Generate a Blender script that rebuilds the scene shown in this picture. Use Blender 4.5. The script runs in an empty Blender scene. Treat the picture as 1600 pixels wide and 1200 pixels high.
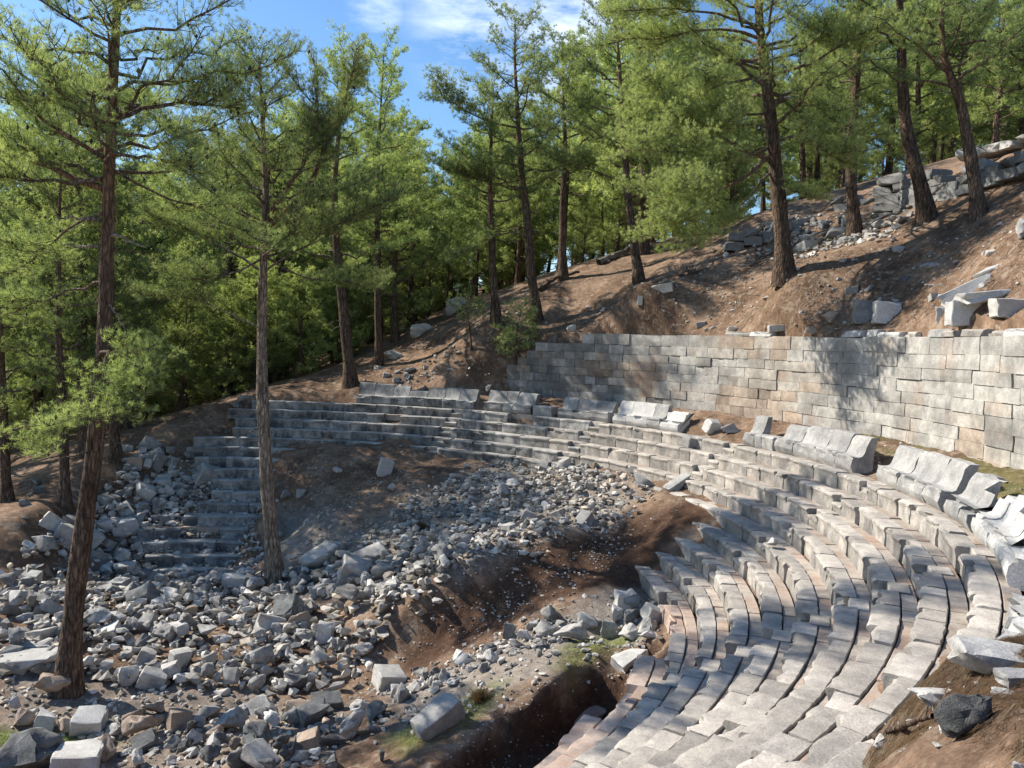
import bpy, bmesh, math, random
import numpy as np
from mathutils import Vector, Matrix, noise as mnoise

random.seed(7)
rng = np.random.default_rng(7)
sc = bpy.context.scene
COL = sc.collection
rad = math.radians

# ---------------------------------------------------------------- camera
F_PX, PITCH, ROLL = 1272.0, 0.0507924, 0.03183796
_cp, _sp, _cr, _sr = math.cos(PITCH), math.sin(PITCH), math.cos(ROLL), math.sin(ROLL)
_r0 = Vector((1, 0, 0)); _f0 = Vector((0, _cp, -_sp)); _u0 = Vector((0, _sp, _cp))
_r = _r0 * _cr + _u0 * _sr; _u = _u0 * _cr - _r0 * _sr
cam_d = bpy.data.cameras.new('camera'); cam = bpy.data.objects.new('camera', cam_d); COL.objects.link(cam)
cam_d.sensor_width = 36; cam_d.lens = F_PX / 1600 * 36; cam_d.clip_end = 2000; cam_d.clip_start = 0.05
M3 = Matrix((_r, _u, -_f0)).transposed()
cam.matrix_world = M3.to_4x4()
sc.camera = cam

# ---------------------------------------------------------------- world, sun, exposure
SUN_AZ, SUN_EL = -70.0, 40.0           # azimuth from +Y towards +X, elevation
world = bpy.data.worlds.new('World'); sc.world = world; world.use_nodes = True
wn, wl = world.node_tree.nodes, world.node_tree.links
wn.clear()
wo = wn.new('ShaderNodeOutputWorld'); wb = wn.new('ShaderNodeBackground'); ws = wn.new('ShaderNodeTexSky')
ws.sky_type = 'NISHITA'; ws.sun_disc = False; ws.sun_elevation = rad(SUN_EL); ws.sun_rotation = rad(SUN_AZ)
ws.air_density = 1.0; ws.dust_density = 0.3; ws.ozone_density = 3.0
wb.inputs['Strength'].default_value = 0.12
tc = wn.new('ShaderNodeTexCoord'); mp = wn.new('ShaderNodeMapping'); mp.inputs['Scale'].default_value = (1.0, 1.0, 3.2); mp.inputs['Location'].default_value = (0.62, 0.1, 0.35)
n1 = wn.new('ShaderNodeTexNoise'); n1.inputs['Scale'].default_value = 6.5; n1.inputs['Detail'].default_value = 8; n1.inputs['Roughness'].default_value = 0.62
cr = wn.new('ShaderNodeValToRGB'); cr.color_ramp.elements[0].position = 0.44; cr.color_ramp.elements[1].position = 0.74
mixc = wn.new('ShaderNodeMixRGB'); mixc.inputs['Color2'].default_value = (8.2, 8.8, 9.6, 1)
wl.new(tc.outputs['Generated'], mp.inputs['Vector']); wl.new(mp.outputs['Vector'], n1.inputs['Vector'])
wl.new(n1.outputs['Fac'], cr.inputs['Fac'])
def cloud_bank(px, py, inner_, outer_):       # a bank of thin cloud low in one part of the sky
    d = (_r * ((px - 800) / F_PX) + _u * (-(py - 600) / F_PX) + _f0).normalized()
    dp = wn.new('ShaderNodeVectorMath'); dp.operation = 'DOT_PRODUCT'; nm = wn.new('ShaderNodeVectorMath'); nm.operation = 'NORMALIZE'
    wl.new(tc.outputs['Generated'], nm.inputs[0]); wl.new(nm.outputs[0], dp.inputs[0]); dp.inputs[1].default_value = d
    m_ = wn.new('ShaderNodeMapRange'); m_.interpolation_type = 'SMOOTHSTEP'; m_.inputs['From Min'].default_value = math.cos(rad(outer_)); m_.inputs['From Max'].default_value = math.cos(rad(inner_)); wl.new(dp.outputs['Value'], m_.inputs['Value']); return m_.outputs[0]
b1 = cloud_bank(850, -40, 0.0, 11.0); b2_ = cloud_bank(588, 14, 0.0, 2.2)
b2 = wn.new('ShaderNodeMath'); b2.operation = 'MULTIPLY'; b2.inputs[1].default_value = 0.7; wl.new(b2_, b2.inputs[0]); b2 = b2.outputs[0]
ad = wn.new('ShaderNodeMath'); ad.operation = 'MAXIMUM'; wl.new(b1, ad.inputs[0]); wl.new(b2, ad.inputs[1])
ml = wn.new('ShaderNodeMath'); ml.operation = 'MULTIPLY'; wl.new(ad.outputs[0], ml.inputs[0]); wl.new(cr.outputs['Color'], ml.inputs[1])
wl.new(ml.outputs[0], mixc.inputs['Fac'])
hsv = wn.new('ShaderNodeHueSaturation'); hsv.inputs['Saturation'].default_value = 1.16; hsv.inputs['Value'].default_value = 1.0
wl.new(ws.outputs['Color'], hsv.inputs['Color']); wl.new(hsv.outputs['Color'], mixc.inputs['Color1'])
wl.new(mixc.outputs['Color'], wb.inputs['Color']); wl.new(wb.outputs['Background'], wo.inputs['Surface'])

sun_d = bpy.data.lights.new('sun', 'SUN'); sun = bpy.data.objects.new('sun', sun_d); COL.objects.link(sun)
sun_d.energy = 5.0; sun_d.angle = rad(0.6); sun_d.color = (1.0, 0.93, 0.82)
_sd = Vector((math.sin(rad(SUN_AZ)) * math.cos(rad(SUN_EL)), math.cos(rad(SUN_AZ)) * math.cos(rad(SUN_EL)), math.sin(rad(SUN_EL))))
sun.rotation_euler = _sd.to_track_quat('Z', 'Y').to_euler()
sun.location = _sd * 60
sc.view_settings.view_transform = 'Standard'; sc.view_settings.look = 'None'
sc.view_settings.exposure = 0.66; sc.view_settings.gamma = 1.0
sc.cycles.max_bounces = 6; sc.cycles.diffuse_bounces = 3; sc.cycles.transparent_max_bounces = 4; sc.cycles.transmission_bounces = 3
sc.cycles.use_denoising = True

# ---------------------------------------------------------------- helpers
def ray(px, py):
    v = _r * ((px - 800) / F_PX) + _u * (-(py - 600) / F_PX) + _f0
    return np.array(v)
def at_depth(px, py, Y):
    d = ray(px, py); return d * (Y / d[1])
def at_z(px, py, z):
    d = ray(px, py); return d * (z / d[2])

CX, CY, R1, DEP, BW, H1, RISE, RW = -10.831, 21.518, 20.117, 0.651, 0.42, 3.376, 0.40, 23.2
def Rk(k): return R1 - DEP * (k - 1)
def Zk(k): return -H1 - RISE * (k - 1)

def lat(ix, iy, s):
    h = (ix.astype(np.int64) * 374761393 + iy.astype(np.int64) * 668265263 + s * 982451653) & 0xffffffff
    h = ((h ^ (h >> 13)) * 1274126177) & 0xffffffff
    h = h ^ (h >> 16)
    return (h & 0xffff) / 65535.0
def vnoise(x, y, s=0):
    x = np.asarray(x, float); y = np.asarray(y, float)
    ix = np.floor(x); iy = np.floor(y); fx = x - ix; fy = y - iy
    fx = fx * fx * (3 - 2 * fx); fy = fy * fy * (3 - 2 * fy)
    a = lat(ix, iy, s); b = lat(ix + 1, iy, s); c = lat(ix, iy + 1, s); d = lat(ix + 1, iy + 1, s)
    return (a * (1 - fx) + b * fx) * (1 - fy) + (c * (1 - fx) + d * fx) * fy
def fbm(x, y, sc_, oct_=4, s=0):
    v = 0; a = 0.5
    for o in range(oct_):
        v = v + a * (vnoise(x * sc_, y * sc_, s + o * 17) - 0.5); sc_ *= 2.07; a *= 0.5
    return v
def sstep(e0, e1, x):
    t = np.clip((x - e0) / (e1 - e0), 0, 1); return t * t * (3 - 2 * t)
def in_poly(x, y, poly):
    x = np.asarray(x); y = np.asarray(y); r = np.zeros(x.shape, bool); n = len(poly)
    for i in range(n):
        x1, y1 = poly[i]; x2, y2 = poly[(i + 1) % n]
        c = ((y1 > y) != (y2 > y)) & (x < (x2 - x1) * (y - y1) / (y2 - y1 + 1e-12) + x1)
        r ^= c
    return r
def poly_dist(x, y, poly):
    d = np.full(np.shape(x), 1e9); n = len(poly)
    for i in range(n):
        x1, y1 = poly[i]; x2, y2 = poly[(i + 1) % n]
        dx, dy = x2 - x1, y2 - y1; L = dx * dx + dy * dy + 1e-12
        t = np.clip(((x - x1) * dx + (y - y1) * dy) / L, 0, 1)
        d = np.minimum(d, np.hypot(x - x1 - t * dx, y - y1 - t * dy))
    return np.where(in_poly(x, y, poly), d, -d)

def tag(o, label=None, cat=None, group=None, kind=None):
    if label: o['label'] = label
    if cat: o['category'] = cat
    if group: o['group'] = group
    if kind: o['kind'] = kind
    return o
def empty(name, loc=(0, 0, 0)):
    o = bpy.data.objects.new(name, None); o.empty_display_size = 0.3; COL.objects.link(o); o.location = loc; return o
def mesh_np(name, V, Fc, smooth=False):
    V = np.asarray(V, np.float32); Fc = np.asarray(Fc, np.int32); k = Fc.shape[1]
    me = bpy.data.meshes.new(name)
    me.vertices.add(len(V)); me.vertices.foreach_set('co', V.ravel())
    me.loops.add(Fc.size); me.loops.foreach_set('vertex_index', Fc.ravel())
    me.polygons.add(len(Fc)); me.polygons.foreach_set('loop_start', np.arange(0, Fc.size, k, dtype=np.int32))
    me.polygons.foreach_set('loop_total', np.full(len(Fc), k, np.int32))
    me.polygons.foreach_set('use_smooth', np.full(len(Fc), smooth, bool))
    me.update(calc_edges=True); me.validate(); return me
def link(name, me, mat=None, parent=None, loc=None):
    o = bpy.data.objects.new(name, me); COL.objects.link(o)
    if mat is not None and len(me.materials) == 0: me.materials.append(mat)
    if parent is not None: o.parent = parent
    if loc is not None: o.location = loc
    return o
def add_attr(me, name, vals):
    a = me.attributes.new(name, 'FLOAT', 'POINT'); a.data.foreach_set('value', np.asarray(vals, np.float32))
def add_col(me, name, vals):
    a = me.attributes.new(name, 'FLOAT_COLOR', 'POINT')
    v = np.ones((len(vals), 4), np.float32); v[:, :3] = vals; a.data.foreach_set('color', v.ravel())

# ---------------------------------------------------------------- materials
def new_mat(name):
    m = bpy.data.materials.new(name); m.use_nodes = True; nt = m.node_tree; nt.nodes.clear()
    out = nt.nodes.new('ShaderNodeOutputMaterial'); return m, nt, nt.nodes, nt.links, out
def noise_node(N, L, vec, scale, detail=5, rough=0.6):
    n = N.new('ShaderNodeTexNoise'); n.inputs['Scale'].default_value = scale; n.inputs['Detail'].default_value = detail
    n.inputs['Roughness'].default_value = rough; L.new(vec, n.inputs['Vector']); return n
def ramp(N, L, fac, stops):
    r = N.new('ShaderNodeValToRGB'); e = r.color_ramp.elements
    while len(e) < len(stops): e.new(0.5)
    for el, (p, c) in zip(e, stops): el.position = p; el.color = (c[0], c[1], c[2], 1)
    L.new(fac, r.inputs['Fac']); return r
def mix(N, L, fac, a, b, mode='MIX'):
    m = N.new('ShaderNodeMixRGB'); m.blend_type = mode
    for inp, v in (('Fac', fac), ('Color1', a), ('Color2', b)):
        if isinstance(v, (int, float)): m.inputs[inp].default_value = v
        elif isinstance(v, tuple): m.inputs[inp].default_value = (*v, 1)
        else: L.new(v, m.inputs[inp])
    return m.outputs['Color']

def stone_mat(name, light, mid, dark, dark_amt=0.5, scale=1.0, bump=0.5, warm=None, use_attr=False, rndamt=0.45, streak_shade=0.0):
    m, nt, N, L, out = new_mat(name)
    b = N.new('ShaderNodeBsdfPrincipled'); b.inputs['Roughness'].default_value = 0.88
    b.inputs['Specular IOR Level'].default_value = 0.25
    tc = N.new('ShaderNodeTexCoord'); geo = N.new('ShaderNodeNewGeometry'); oi = N.new('ShaderNodeObjectInfo')
    addv = N.new('ShaderNodeVectorMath'); addv.operation = 'ADD'; L.new(geo.outputs['Position'], addv.inputs[0])
    mulr = N.new('ShaderNodeVectorMath'); mulr.operation = 'SCALE'; mulr.inputs['Scale'].default_value = 37.0
    comb = N.new('ShaderNodeCombineXYZ')
    for i in range(3): L.new(oi.outputs['Random'], comb.inputs[i])
    L.new(comb.outputs[0], mulr.inputs[0]); L.new(mulr.outputs[0], addv.inputs[1])
    P = addv.outputs[0]
    na = noise_node(N, L, P, 1.3 * scale, 6, 0.65); nb = noise_node(N, L, P, 5.5 * scale, 8, 0.7); nc = noise_node(N, L, P, 34 * scale, 4, 0.7)
    base = ramp(N, L, nb.outputs['Fac'], [(0.30, mid), (0.62, light)]).outputs['Color']
    da = ramp(N, L, na.outputs['Fac'], [(0.42, (0, 0, 0)), (0.66, (1, 1, 1))]).outputs['Color']
    mm = N.new('ShaderNodeMath'); mm.operation = 'MULTIPLY'; mm.inputs[1].default_value = dark_amt; L.new(da, mm.inputs[0])
    c = mix(N, L, mm.outputs[0], base, dark)
    nd = noise_node(N, L, P, 13 * scale, 6, 0.75)
    sp = ramp(N, L, nd.outputs['Fac'], [(0.54, (0, 0, 0)), (0.68, (1, 1, 1))]).outputs['Color']
    m2 = N.new('ShaderNodeMath'); m2.operation = 'MULTIPLY'; m2.inputs[1].default_value = 0.45 * min(1, dark_amt * 1.4); L.new(sp, m2.inputs[0])
    c = mix(N, L, m2.outputs[0], c, dark)
    if streak_shade:                       # rain streaks and lichen on upright faces, doubling as painted shade on seat risers
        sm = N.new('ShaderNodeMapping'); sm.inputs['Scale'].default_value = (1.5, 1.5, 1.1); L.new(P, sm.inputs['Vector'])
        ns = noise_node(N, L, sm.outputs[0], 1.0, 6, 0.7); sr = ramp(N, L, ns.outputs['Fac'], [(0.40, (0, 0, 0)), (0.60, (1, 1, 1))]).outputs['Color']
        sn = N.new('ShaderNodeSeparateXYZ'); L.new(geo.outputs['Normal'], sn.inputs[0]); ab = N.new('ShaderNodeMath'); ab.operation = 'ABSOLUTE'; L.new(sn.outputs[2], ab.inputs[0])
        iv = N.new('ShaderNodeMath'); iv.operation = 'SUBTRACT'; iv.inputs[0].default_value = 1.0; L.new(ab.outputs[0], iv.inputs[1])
        mu = N.new('ShaderNodeMath'); mu.operation = 'MULTIPLY'; L.new(iv.outputs[0], mu.inputs[0]); mu.inputs[1].default_value = streak_shade
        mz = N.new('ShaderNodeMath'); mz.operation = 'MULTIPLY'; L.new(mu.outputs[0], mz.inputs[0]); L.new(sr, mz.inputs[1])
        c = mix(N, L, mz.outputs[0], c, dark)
    if warm:
        nw = noise_node(N, L, P, 0.9, 4, 0.6)
        wf = ramp(N, L, nw.outputs['Fac'], [(0.46, (0, 0, 0)), (0.68, (1, 1, 1))]).outputs['Color']
        m3 = N.new('ShaderNodeMath'); m3.operation = 'MULTIPLY'; m3.inputs[1].default_value = 0.75; L.new(wf, m3.inputs[0])
        c = mix(N, L, m3.outputs[0], c, warm)
    mr = N.new('ShaderNodeMapRange'); mr.inputs['To Min'].default_value = 1 - rndamt; mr.inputs['To Max'].default_value = 1 + rndamt * 0.6
    L.new(oi.outputs['Random'], mr.inputs['Value'])
    cm = N.new('ShaderNodeVectorMath'); cm.operation = 'SCALE'; L.new(c, cm.inputs[0]); L.new(mr.outputs[0], cm.inputs['Scale'])
    c = cm.outputs[0]
    if name == 'wall_masonry':
        so = noise_node(N, L, geo.outputs['Position'], 0.42, 5, 0.6); sf = ramp(N, L, so.outputs['Fac'], [(0.54, (0, 0, 0)), (0.72, (0.6, 0.6, 0.6))]).outputs['Color']
        c = mix(N, L, sf, c, (0.40, 0.27, 0.185))
    if use_attr:
        at = N.new('ShaderNodeAttribute'); at.attribute_name = 'tone'
        c = mix(N, L, 1.0, c, at.outputs['Color'], 'MULTIPLY')
    fs = ramp(N, L, nc.outputs['Fac'], [(0.3, (0.72, 0.72, 0.72)), (0.7, (1.15, 1.15, 1.15))]).outputs['Color']
    c = mix(N, L, 1.0, c, fs, 'MULTIPLY')
    L.new(c, b.inputs['Base Color'])
    bm_ = N.new('ShaderNodeBump'); bm_.inputs['Strength'].default_value = bump; bm_.inputs['Distance'].default_value = 0.05
    hs = mix(N, L, 0.4, nb.outputs['Fac'], nc.outputs['Fac']); L.new(hs, bm_.inputs['Height']); L.new(bm_.outputs[0], b.inputs['Normal'])
    L.new(b.outputs[0], out.inputs['Surface']); return m

M = {}
M['seat'] = stone_mat('limestone_seats', (0.57, 0.515, 0.45), (0.42, 0.38, 0.33), (0.13, 0.13, 0.13), 0.5, 1.0, 0.6, rndamt=0.28, streak_shade=0.75)
M['seat_shaded'] = stone_mat('shaded_weathered_seats', (0.50, 0.485, 0.45), (0.35, 0.34, 0.32), (0.055, 0.058, 0.063), 0.45, 1.0, 0.6, rndamt=0.3, streak_shade=0.95)  # weathered copy of the seat stone with the far rows' shade painted in
M['tread'] = stone_mat('limestone_tread', (0.52, 0.465, 0.40), (0.40, 0.345, 0.29), (0.2, 0.15, 0.115), 0.5, 1.0, 0.35, warm=(0.38, 0.25, 0.175), rndamt=0.2)
M['pink'] = stone_mat('reddish_limestone', (0.56, 0.46, 0.39), (0.44, 0.34, 0.28), (0.2, 0.16, 0.13), 0.45, 1.0, 0.4, warm=(0.42, 0.28, 0.21), rndamt=0.18)
M['bench'] = stone_mat('limestone_benches', (0.50, 0.485, 0.455), (0.36, 0.35, 0.33), (0.12, 0.123, 0.13), 0.6, 0.8, 0.5, rndamt=0.15, streak_shade=0.5)
M['white'] = stone_mat('white_marble', (0.58, 0.57, 0.54), (0.45, 0.44, 0.42), (0.26, 0.25, 0.24), 0.4, 0.8, 0.5, rndamt=0.1)
M['rubble'] = stone_mat('limestone_rubble', (0.55, 0.525, 0.485), (0.35, 0.335, 0.31), (0.08, 0.082, 0.085), 0.6, 1.1, 0.5, rndamt=0.5)
M['pale'] = stone_mat('pale_rubble', (0.6, 0.58, 0.54), (0.44, 0.42, 0.38), (0.2, 0.19, 0.175), 0.3, 1.1, 0.5, rndamt=0.25)
M['weathered'] = stone_mat('weathered_rock', (0.26, 0.26, 0.25), (0.14, 0.145, 0.14), (0.045, 0.047, 0.05), 0.7, 2.0, 1.0, rndamt=0.3)
M['brown'] = stone_mat('brown_stone', (0.46, 0.36, 0.28), (0.33, 0.25, 0.19), (0.14, 0.11, 0.09), 0.45, 1.2, 0.6, rndamt=0.25)
M['wall'] = stone_mat('wall_masonry', (0.61, 0.595, 0.555), (0.41, 0.40, 0.375), (0.15, 0.145, 0.14), 0.6, 0.9, 0.7, use_attr=True, rndamt=0.0, streak_shade=0.4)
M['old'] = stone_mat('old_grey_masonry', (0.30, 0.30, 0.29), (0.2, 0.2, 0.2), (0.09, 0.09, 0.09), 0.5, 1.3, 0.7, rndamt=0.3)

def bark_mat(name, c1, c2, c3):
    m, nt, N, L, out = new_mat(name)
    b = N.new('ShaderNodeBsdfPrincipled'); b.inputs['Roughness'].default_value = 0.95; b.inputs['Specular IOR Level'].default_value = 0.1
    geo = N.new('ShaderNodeNewGeometry'); mp = N.new('ShaderNodeMapping'); mp.inputs['Scale'].default_value = (1, 1, 0.16)
    L.new(geo.outputs['Position'], mp.inputs['Vector'])
    n = noise_node(N, L, mp.outputs[0], 15, 6, 0.7); n2 = noise_node(N, L, geo.outputs['Position'], 2.2, 4)
    a = ramp(N, L, n.outputs['Fac'], [(0.36, c1), (0.50, c2), (0.66, c3)]).outputs['Color']
    fs = ramp(N, L, n2.outputs['Fac'], [(0.3, (0.6, 0.6, 0.6)), (0.7, (1.25, 1.2, 1.15))]).outputs['Color']
    at = N.new('ShaderNodeAttribute'); at.attribute_name = 'up'
    up = mix(N, L, at.outputs['Fac'], a, (0.30, 0.155, 0.085)); up = mix(N, L, 0.35, up, a)
    c = mix(N, L, 1.0, up, fs, 'MULTIPLY'); L.new(c, b.inputs['Base Color'])
    mv = N.new('ShaderNodeMapping'); mv.inputs['Scale'].default_value = (1, 1, 0.30); L.new(geo.outputs['Position'], mv.inputs['Vector'])
    dv = N.new('ShaderNodeVectorMath'); dv.operation = 'ADD'; nq = noise_node(N, L, mv.outputs[0], 6, 3); sv = N.new('ShaderNodeVectorMath'); sv.operation = 'SCALE'; sv.inputs['Scale'].default_value = 0.10; L.new(nq.outputs['Color'], sv.inputs[0]); L.new(mv.outputs[0], dv.inputs[0]); L.new(sv.outputs[0], dv.inputs[1])
    vo = N.new('ShaderNodeTexVoronoi'); vo.feature = 'DISTANCE_TO_EDGE'; vo.inputs['Scale'].default_value = 9; L.new(dv.outputs[0], vo.inputs['Vector'])
    pl = ramp(N, L, vo.outputs['Distance'], [(0.0, (0, 0, 0)), (0.16, (1, 1, 1))]).outputs['Color']
    cc0 = mix(N, L, pl, (0.03, 0.022, 0.018), c); cc = mix(N, L, 0.5, c, cc0); L.new(cc, b.inputs['Base Color'])
    hh_ = mix(N, L, 0.5, n.outputs['Fac'], pl)
    bp = N.new('ShaderNodeBump'); bp.inputs['Strength'].default_value = 1.0; bp.inputs['Distance'].default_value = 0.06
    L.new(hh_, bp.inputs['Height']); L.new(bp.outputs[0], b.inputs['Normal']); L.new(b.outputs[0], out.inputs['Surface']); return m
M['bark'] = bark_mat('pine_bark', (0.05, 0.038, 0.030), (0.135, 0.098, 0.073), (0.25, 0.185, 0.14))
M['branch'] = bark_mat('branch_bark', (0.07, 0.06, 0.05), (0.17, 0.14, 0.115), (0.30, 0.26, 0.22))
M['bark_pale'] = bark_mat('pale_pine_bark', (0.10, 0.08, 0.065), (0.27, 0.225, 0.18), (0.44, 0.38, 0.31))
M['dead'] = bark_mat('dead_wood', (0.16, 0.14, 0.12), (0.34, 0.30, 0.26), (0.5, 0.46, 0.4))

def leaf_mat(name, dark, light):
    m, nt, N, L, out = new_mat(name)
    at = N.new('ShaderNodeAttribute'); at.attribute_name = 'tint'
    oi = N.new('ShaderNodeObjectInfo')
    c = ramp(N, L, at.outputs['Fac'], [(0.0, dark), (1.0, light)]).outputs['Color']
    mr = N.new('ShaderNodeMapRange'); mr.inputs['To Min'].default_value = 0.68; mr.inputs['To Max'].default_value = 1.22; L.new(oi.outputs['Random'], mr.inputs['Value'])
    cm = N.new('ShaderNodeVectorMath'); cm.operation = 'SCALE'; L.new(c, cm.inputs[0]); L.new(mr.outputs[0], cm.inputs['Scale'])
    d = N.new('ShaderNodeBsdfDiffuse'); t = N.new('ShaderNodeBsdfTranslucent'); g = N.new('ShaderNodeBsdfGlossy'); g.inputs['Roughness'].default_value = 0.45
    L.new(cm.outputs[0], d.inputs['Color'])
    tl = mix(N, L, 1.0, cm.outputs[0], (1.5, 1.45, 0.8), 'MULTIPLY'); L.new(tl, t.inputs['Color'])
    g.inputs['Color'].default_value = (0.5, 0.55, 0.45, 1)
    ms = N.new('ShaderNodeMixShader'); ms.inputs[0].default_value = 0.54; L.new(d.outputs[0], ms.inputs[1]); L.new(t.outputs[0], ms.inputs[2])
    m2 = N.new('ShaderNodeMixShader'); m2.inputs[0].default_value = 0.05; L.new(ms.outputs[0], m2.inputs[1]); L.new(g.outputs[0], m2.inputs[2])
    L.new(m2.outputs[0], out.inputs['Surface']); return m
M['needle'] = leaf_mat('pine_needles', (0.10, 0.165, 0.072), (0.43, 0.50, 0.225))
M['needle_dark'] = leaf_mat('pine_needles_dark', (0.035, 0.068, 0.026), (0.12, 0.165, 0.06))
M['litter'] = leaf_mat('fallen_needles', (0.10, 0.06, 0.038), (0.30, 0.20, 0.125))
def flat(name, col, rough=0.9):
    m, nt, N, L, out = new_mat(name); b = N.new('ShaderNodeBsdfPrincipled'); b.inputs['Base Color'].default_value = (*col, 1); b.inputs['Roughness'].default_value = rough
    geo = N.new('ShaderNodeNewGeometry'); n = noise_node(N, L, geo.outputs['Position'], 9); 
    c = ramp(N, L, n.outputs['Fac'], [(0.3, tuple(v * 0.6 for v in col)), (0.7, tuple(v * 1.3 for v in col))]).outputs['Color']; L.new(c, b.inputs['Base Color'])
    L.new(b.outputs[0], out.inputs['Surface']); return m
M['cone'] = flat('pine_cone', (0.03, 0.022, 0.018))

def ground_mat():
    m, nt, N, L, out = new_mat('earth_and_pine_litter')
    b = N.new('ShaderNodeBsdfPrincipled'); b.inputs['Roughness'].default_value = 0.97; b.inputs['Specular IOR Level'].default_value = 0.08
    geo = N.new('ShaderNodeNewGeometry'); P = geo.outputs['Position']
    at = N.new('ShaderNodeAttribute'); at.attribute_name = 'soil'
    sx = N.new('ShaderNodeSeparateColor'); L.new(at.outputs['Color'], sx.inputs[0])
    na = noise_node(N, L, P, 0.55, 6, 0.62); nb = noise_node(N, L, P, 4.5, 8, 0.72); nc = noise_node(N, L, P, 26, 5, 0.75)
    c = ramp(N, L, na.outputs['Fac'], [(0.32, (0.11, 0.07, 0.048)), (0.5, (0.215, 0.142, 0.096)), (0.68, (0.35, 0.245, 0.172))]).outputs['Color']
    nf = ramp(N, L, nb.outputs['Fac'], [(0.3, (0.6, 0.57, 0.54)), (0.5, (0.95, 0.95, 0.95)), (0.72, (1.4, 1.36, 1.3))]).outputs['Color']
    c = mix(N, L, 1.0, c, nf, 'MULTIPLY')
    nl_ = noise_node(N, L, P, 1.6, 7, 0.75)
    lf = ramp(N, L, nl_.outputs['Fac'], [(0.5, (0, 0, 0)), (0.62, (0.6, 0.6, 0.6))]).outputs['Color']
    c = mix(N, L, lf, c, (0.13, 0.085, 0.06))
    wv = N.new('ShaderNodeTexNoise'); wv.inputs['Scale'].default_value = 2.6; wv.inputs['Detail'].default_value = 9; wv.inputs['Distortion'].default_value = 1.6; L.new(P, wv.inputs['Vector'])
    wf = ramp(N, L, wv.outputs['Fac'], [(0.54, (0, 0, 0)), (0.66, (0.7, 0.7, 0.7))]).outputs['Color']
    c = mix(N, L, wf, c, (0.36, 0.29, 0.22))
    gc = ramp(N, L, nb.outputs['Fac'], [(0.3, (0.2, 0.175, 0.15)), (0.7, (0.4, 0.36, 0.31))]).outputs['Color']
    c = mix(N, L, sx.outputs[1], c, gc)                      # pale gravelly earth
    dc = ramp(N, L, nb.outputs['Fac'], [(0.3, (0.045, 0.026, 0.018)), (0.7, (0.12, 0.07, 0.046))]).outputs['Color']
    c = mix(N, L, sx.outputs[2], c, dc)                      # freshly cut dark soil, and shade painted over the needle bank
    mc = ramp(N, L, nc.outputs['Fac'], [(0.3, (0.07, 0.085, 0.025)), (0.7, (0.19, 0.21, 0.06))]).outputs['Color']
    c = mix(N, L, sx.outputs[0], c, mc)
    vo = N.new('ShaderNodeTexVoronoi'); vo.inputs['Scale'].default_value = 16; L.new(P, vo.inputs['Vector'])
    pk = ramp(N, L, vo.outputs['Distance'], [(0.10, (1, 1, 1)), (0.16, (0, 0, 0))]).outputs['Color']
    gate = ramp(N, L, nb.outputs['Fac'], [(0.52, (0, 0, 0)), (0.6, (0.8, 0.8, 0.8))]).outputs['Color']
    pf = mix(N, L, 1.0, pk, gate, 'MULTIPLY')
    c = mix(N, L, pf, c, (0.40, 0.37, 0.33))
    fs = ramp(N, L, nc.outputs['Fac'], [(0.3, (0.6, 0.6, 0.6)), (0.7, (1.3, 1.3, 1.3))]).outputs['Color']
    c = mix(N, L, 1.0, c, fs, 'MULTIPLY')
    L.new(c, b.inputs['Base Color'])
    bp = N.new('ShaderNodeBump'); bp.inputs['Strength'].default_value = 0.9; bp.inputs['Distance'].default_value = 0.07
    h = mix(N, L, 0.45, nb.outputs['Fac'], nc.outputs['Fac']); L.new(h, bp.inputs['Height']); L.new(bp.outputs[0], b.inputs['Normal'])
    L.new(b.outputs[0], out.inputs['Surface']); return m
M['ground'] = ground_mat()

CONF = False
# ---------------------------------------------------------------- terrain height
RC = 0.35
def rbf(ctrl):
    c = np.array(ctrl, float); X, Z = c[:, :2], c[:, 2]
    n = len(c); D = np.sqrt((X[:, None, 0] - X[None, :, 0]) ** 2 + (X[:, None, 1] - X[None, :, 1]) ** 2 + RC)
    A = np.zeros((n + 3, n + 3)); A[:n, :n] = -D + np.eye(n) * 0.12; A[:n, n] = 1; A[:n, n + 1:] = X; A[n, :n] = 1; A[n + 1:, :n] = X.T
    w = np.linalg.solve(A, np.concatenate([Z, [0, 0, 0]]))
    def f(x, y):
        r = w[n] + w[n + 1] * x + w[n + 2] * y
        for i in range(n): r = r - w[i] * np.sqrt((x - X[i, 0]) ** 2 + (y - X[i, 1]) ** 2 + RC)
        return r
    return f
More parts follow.
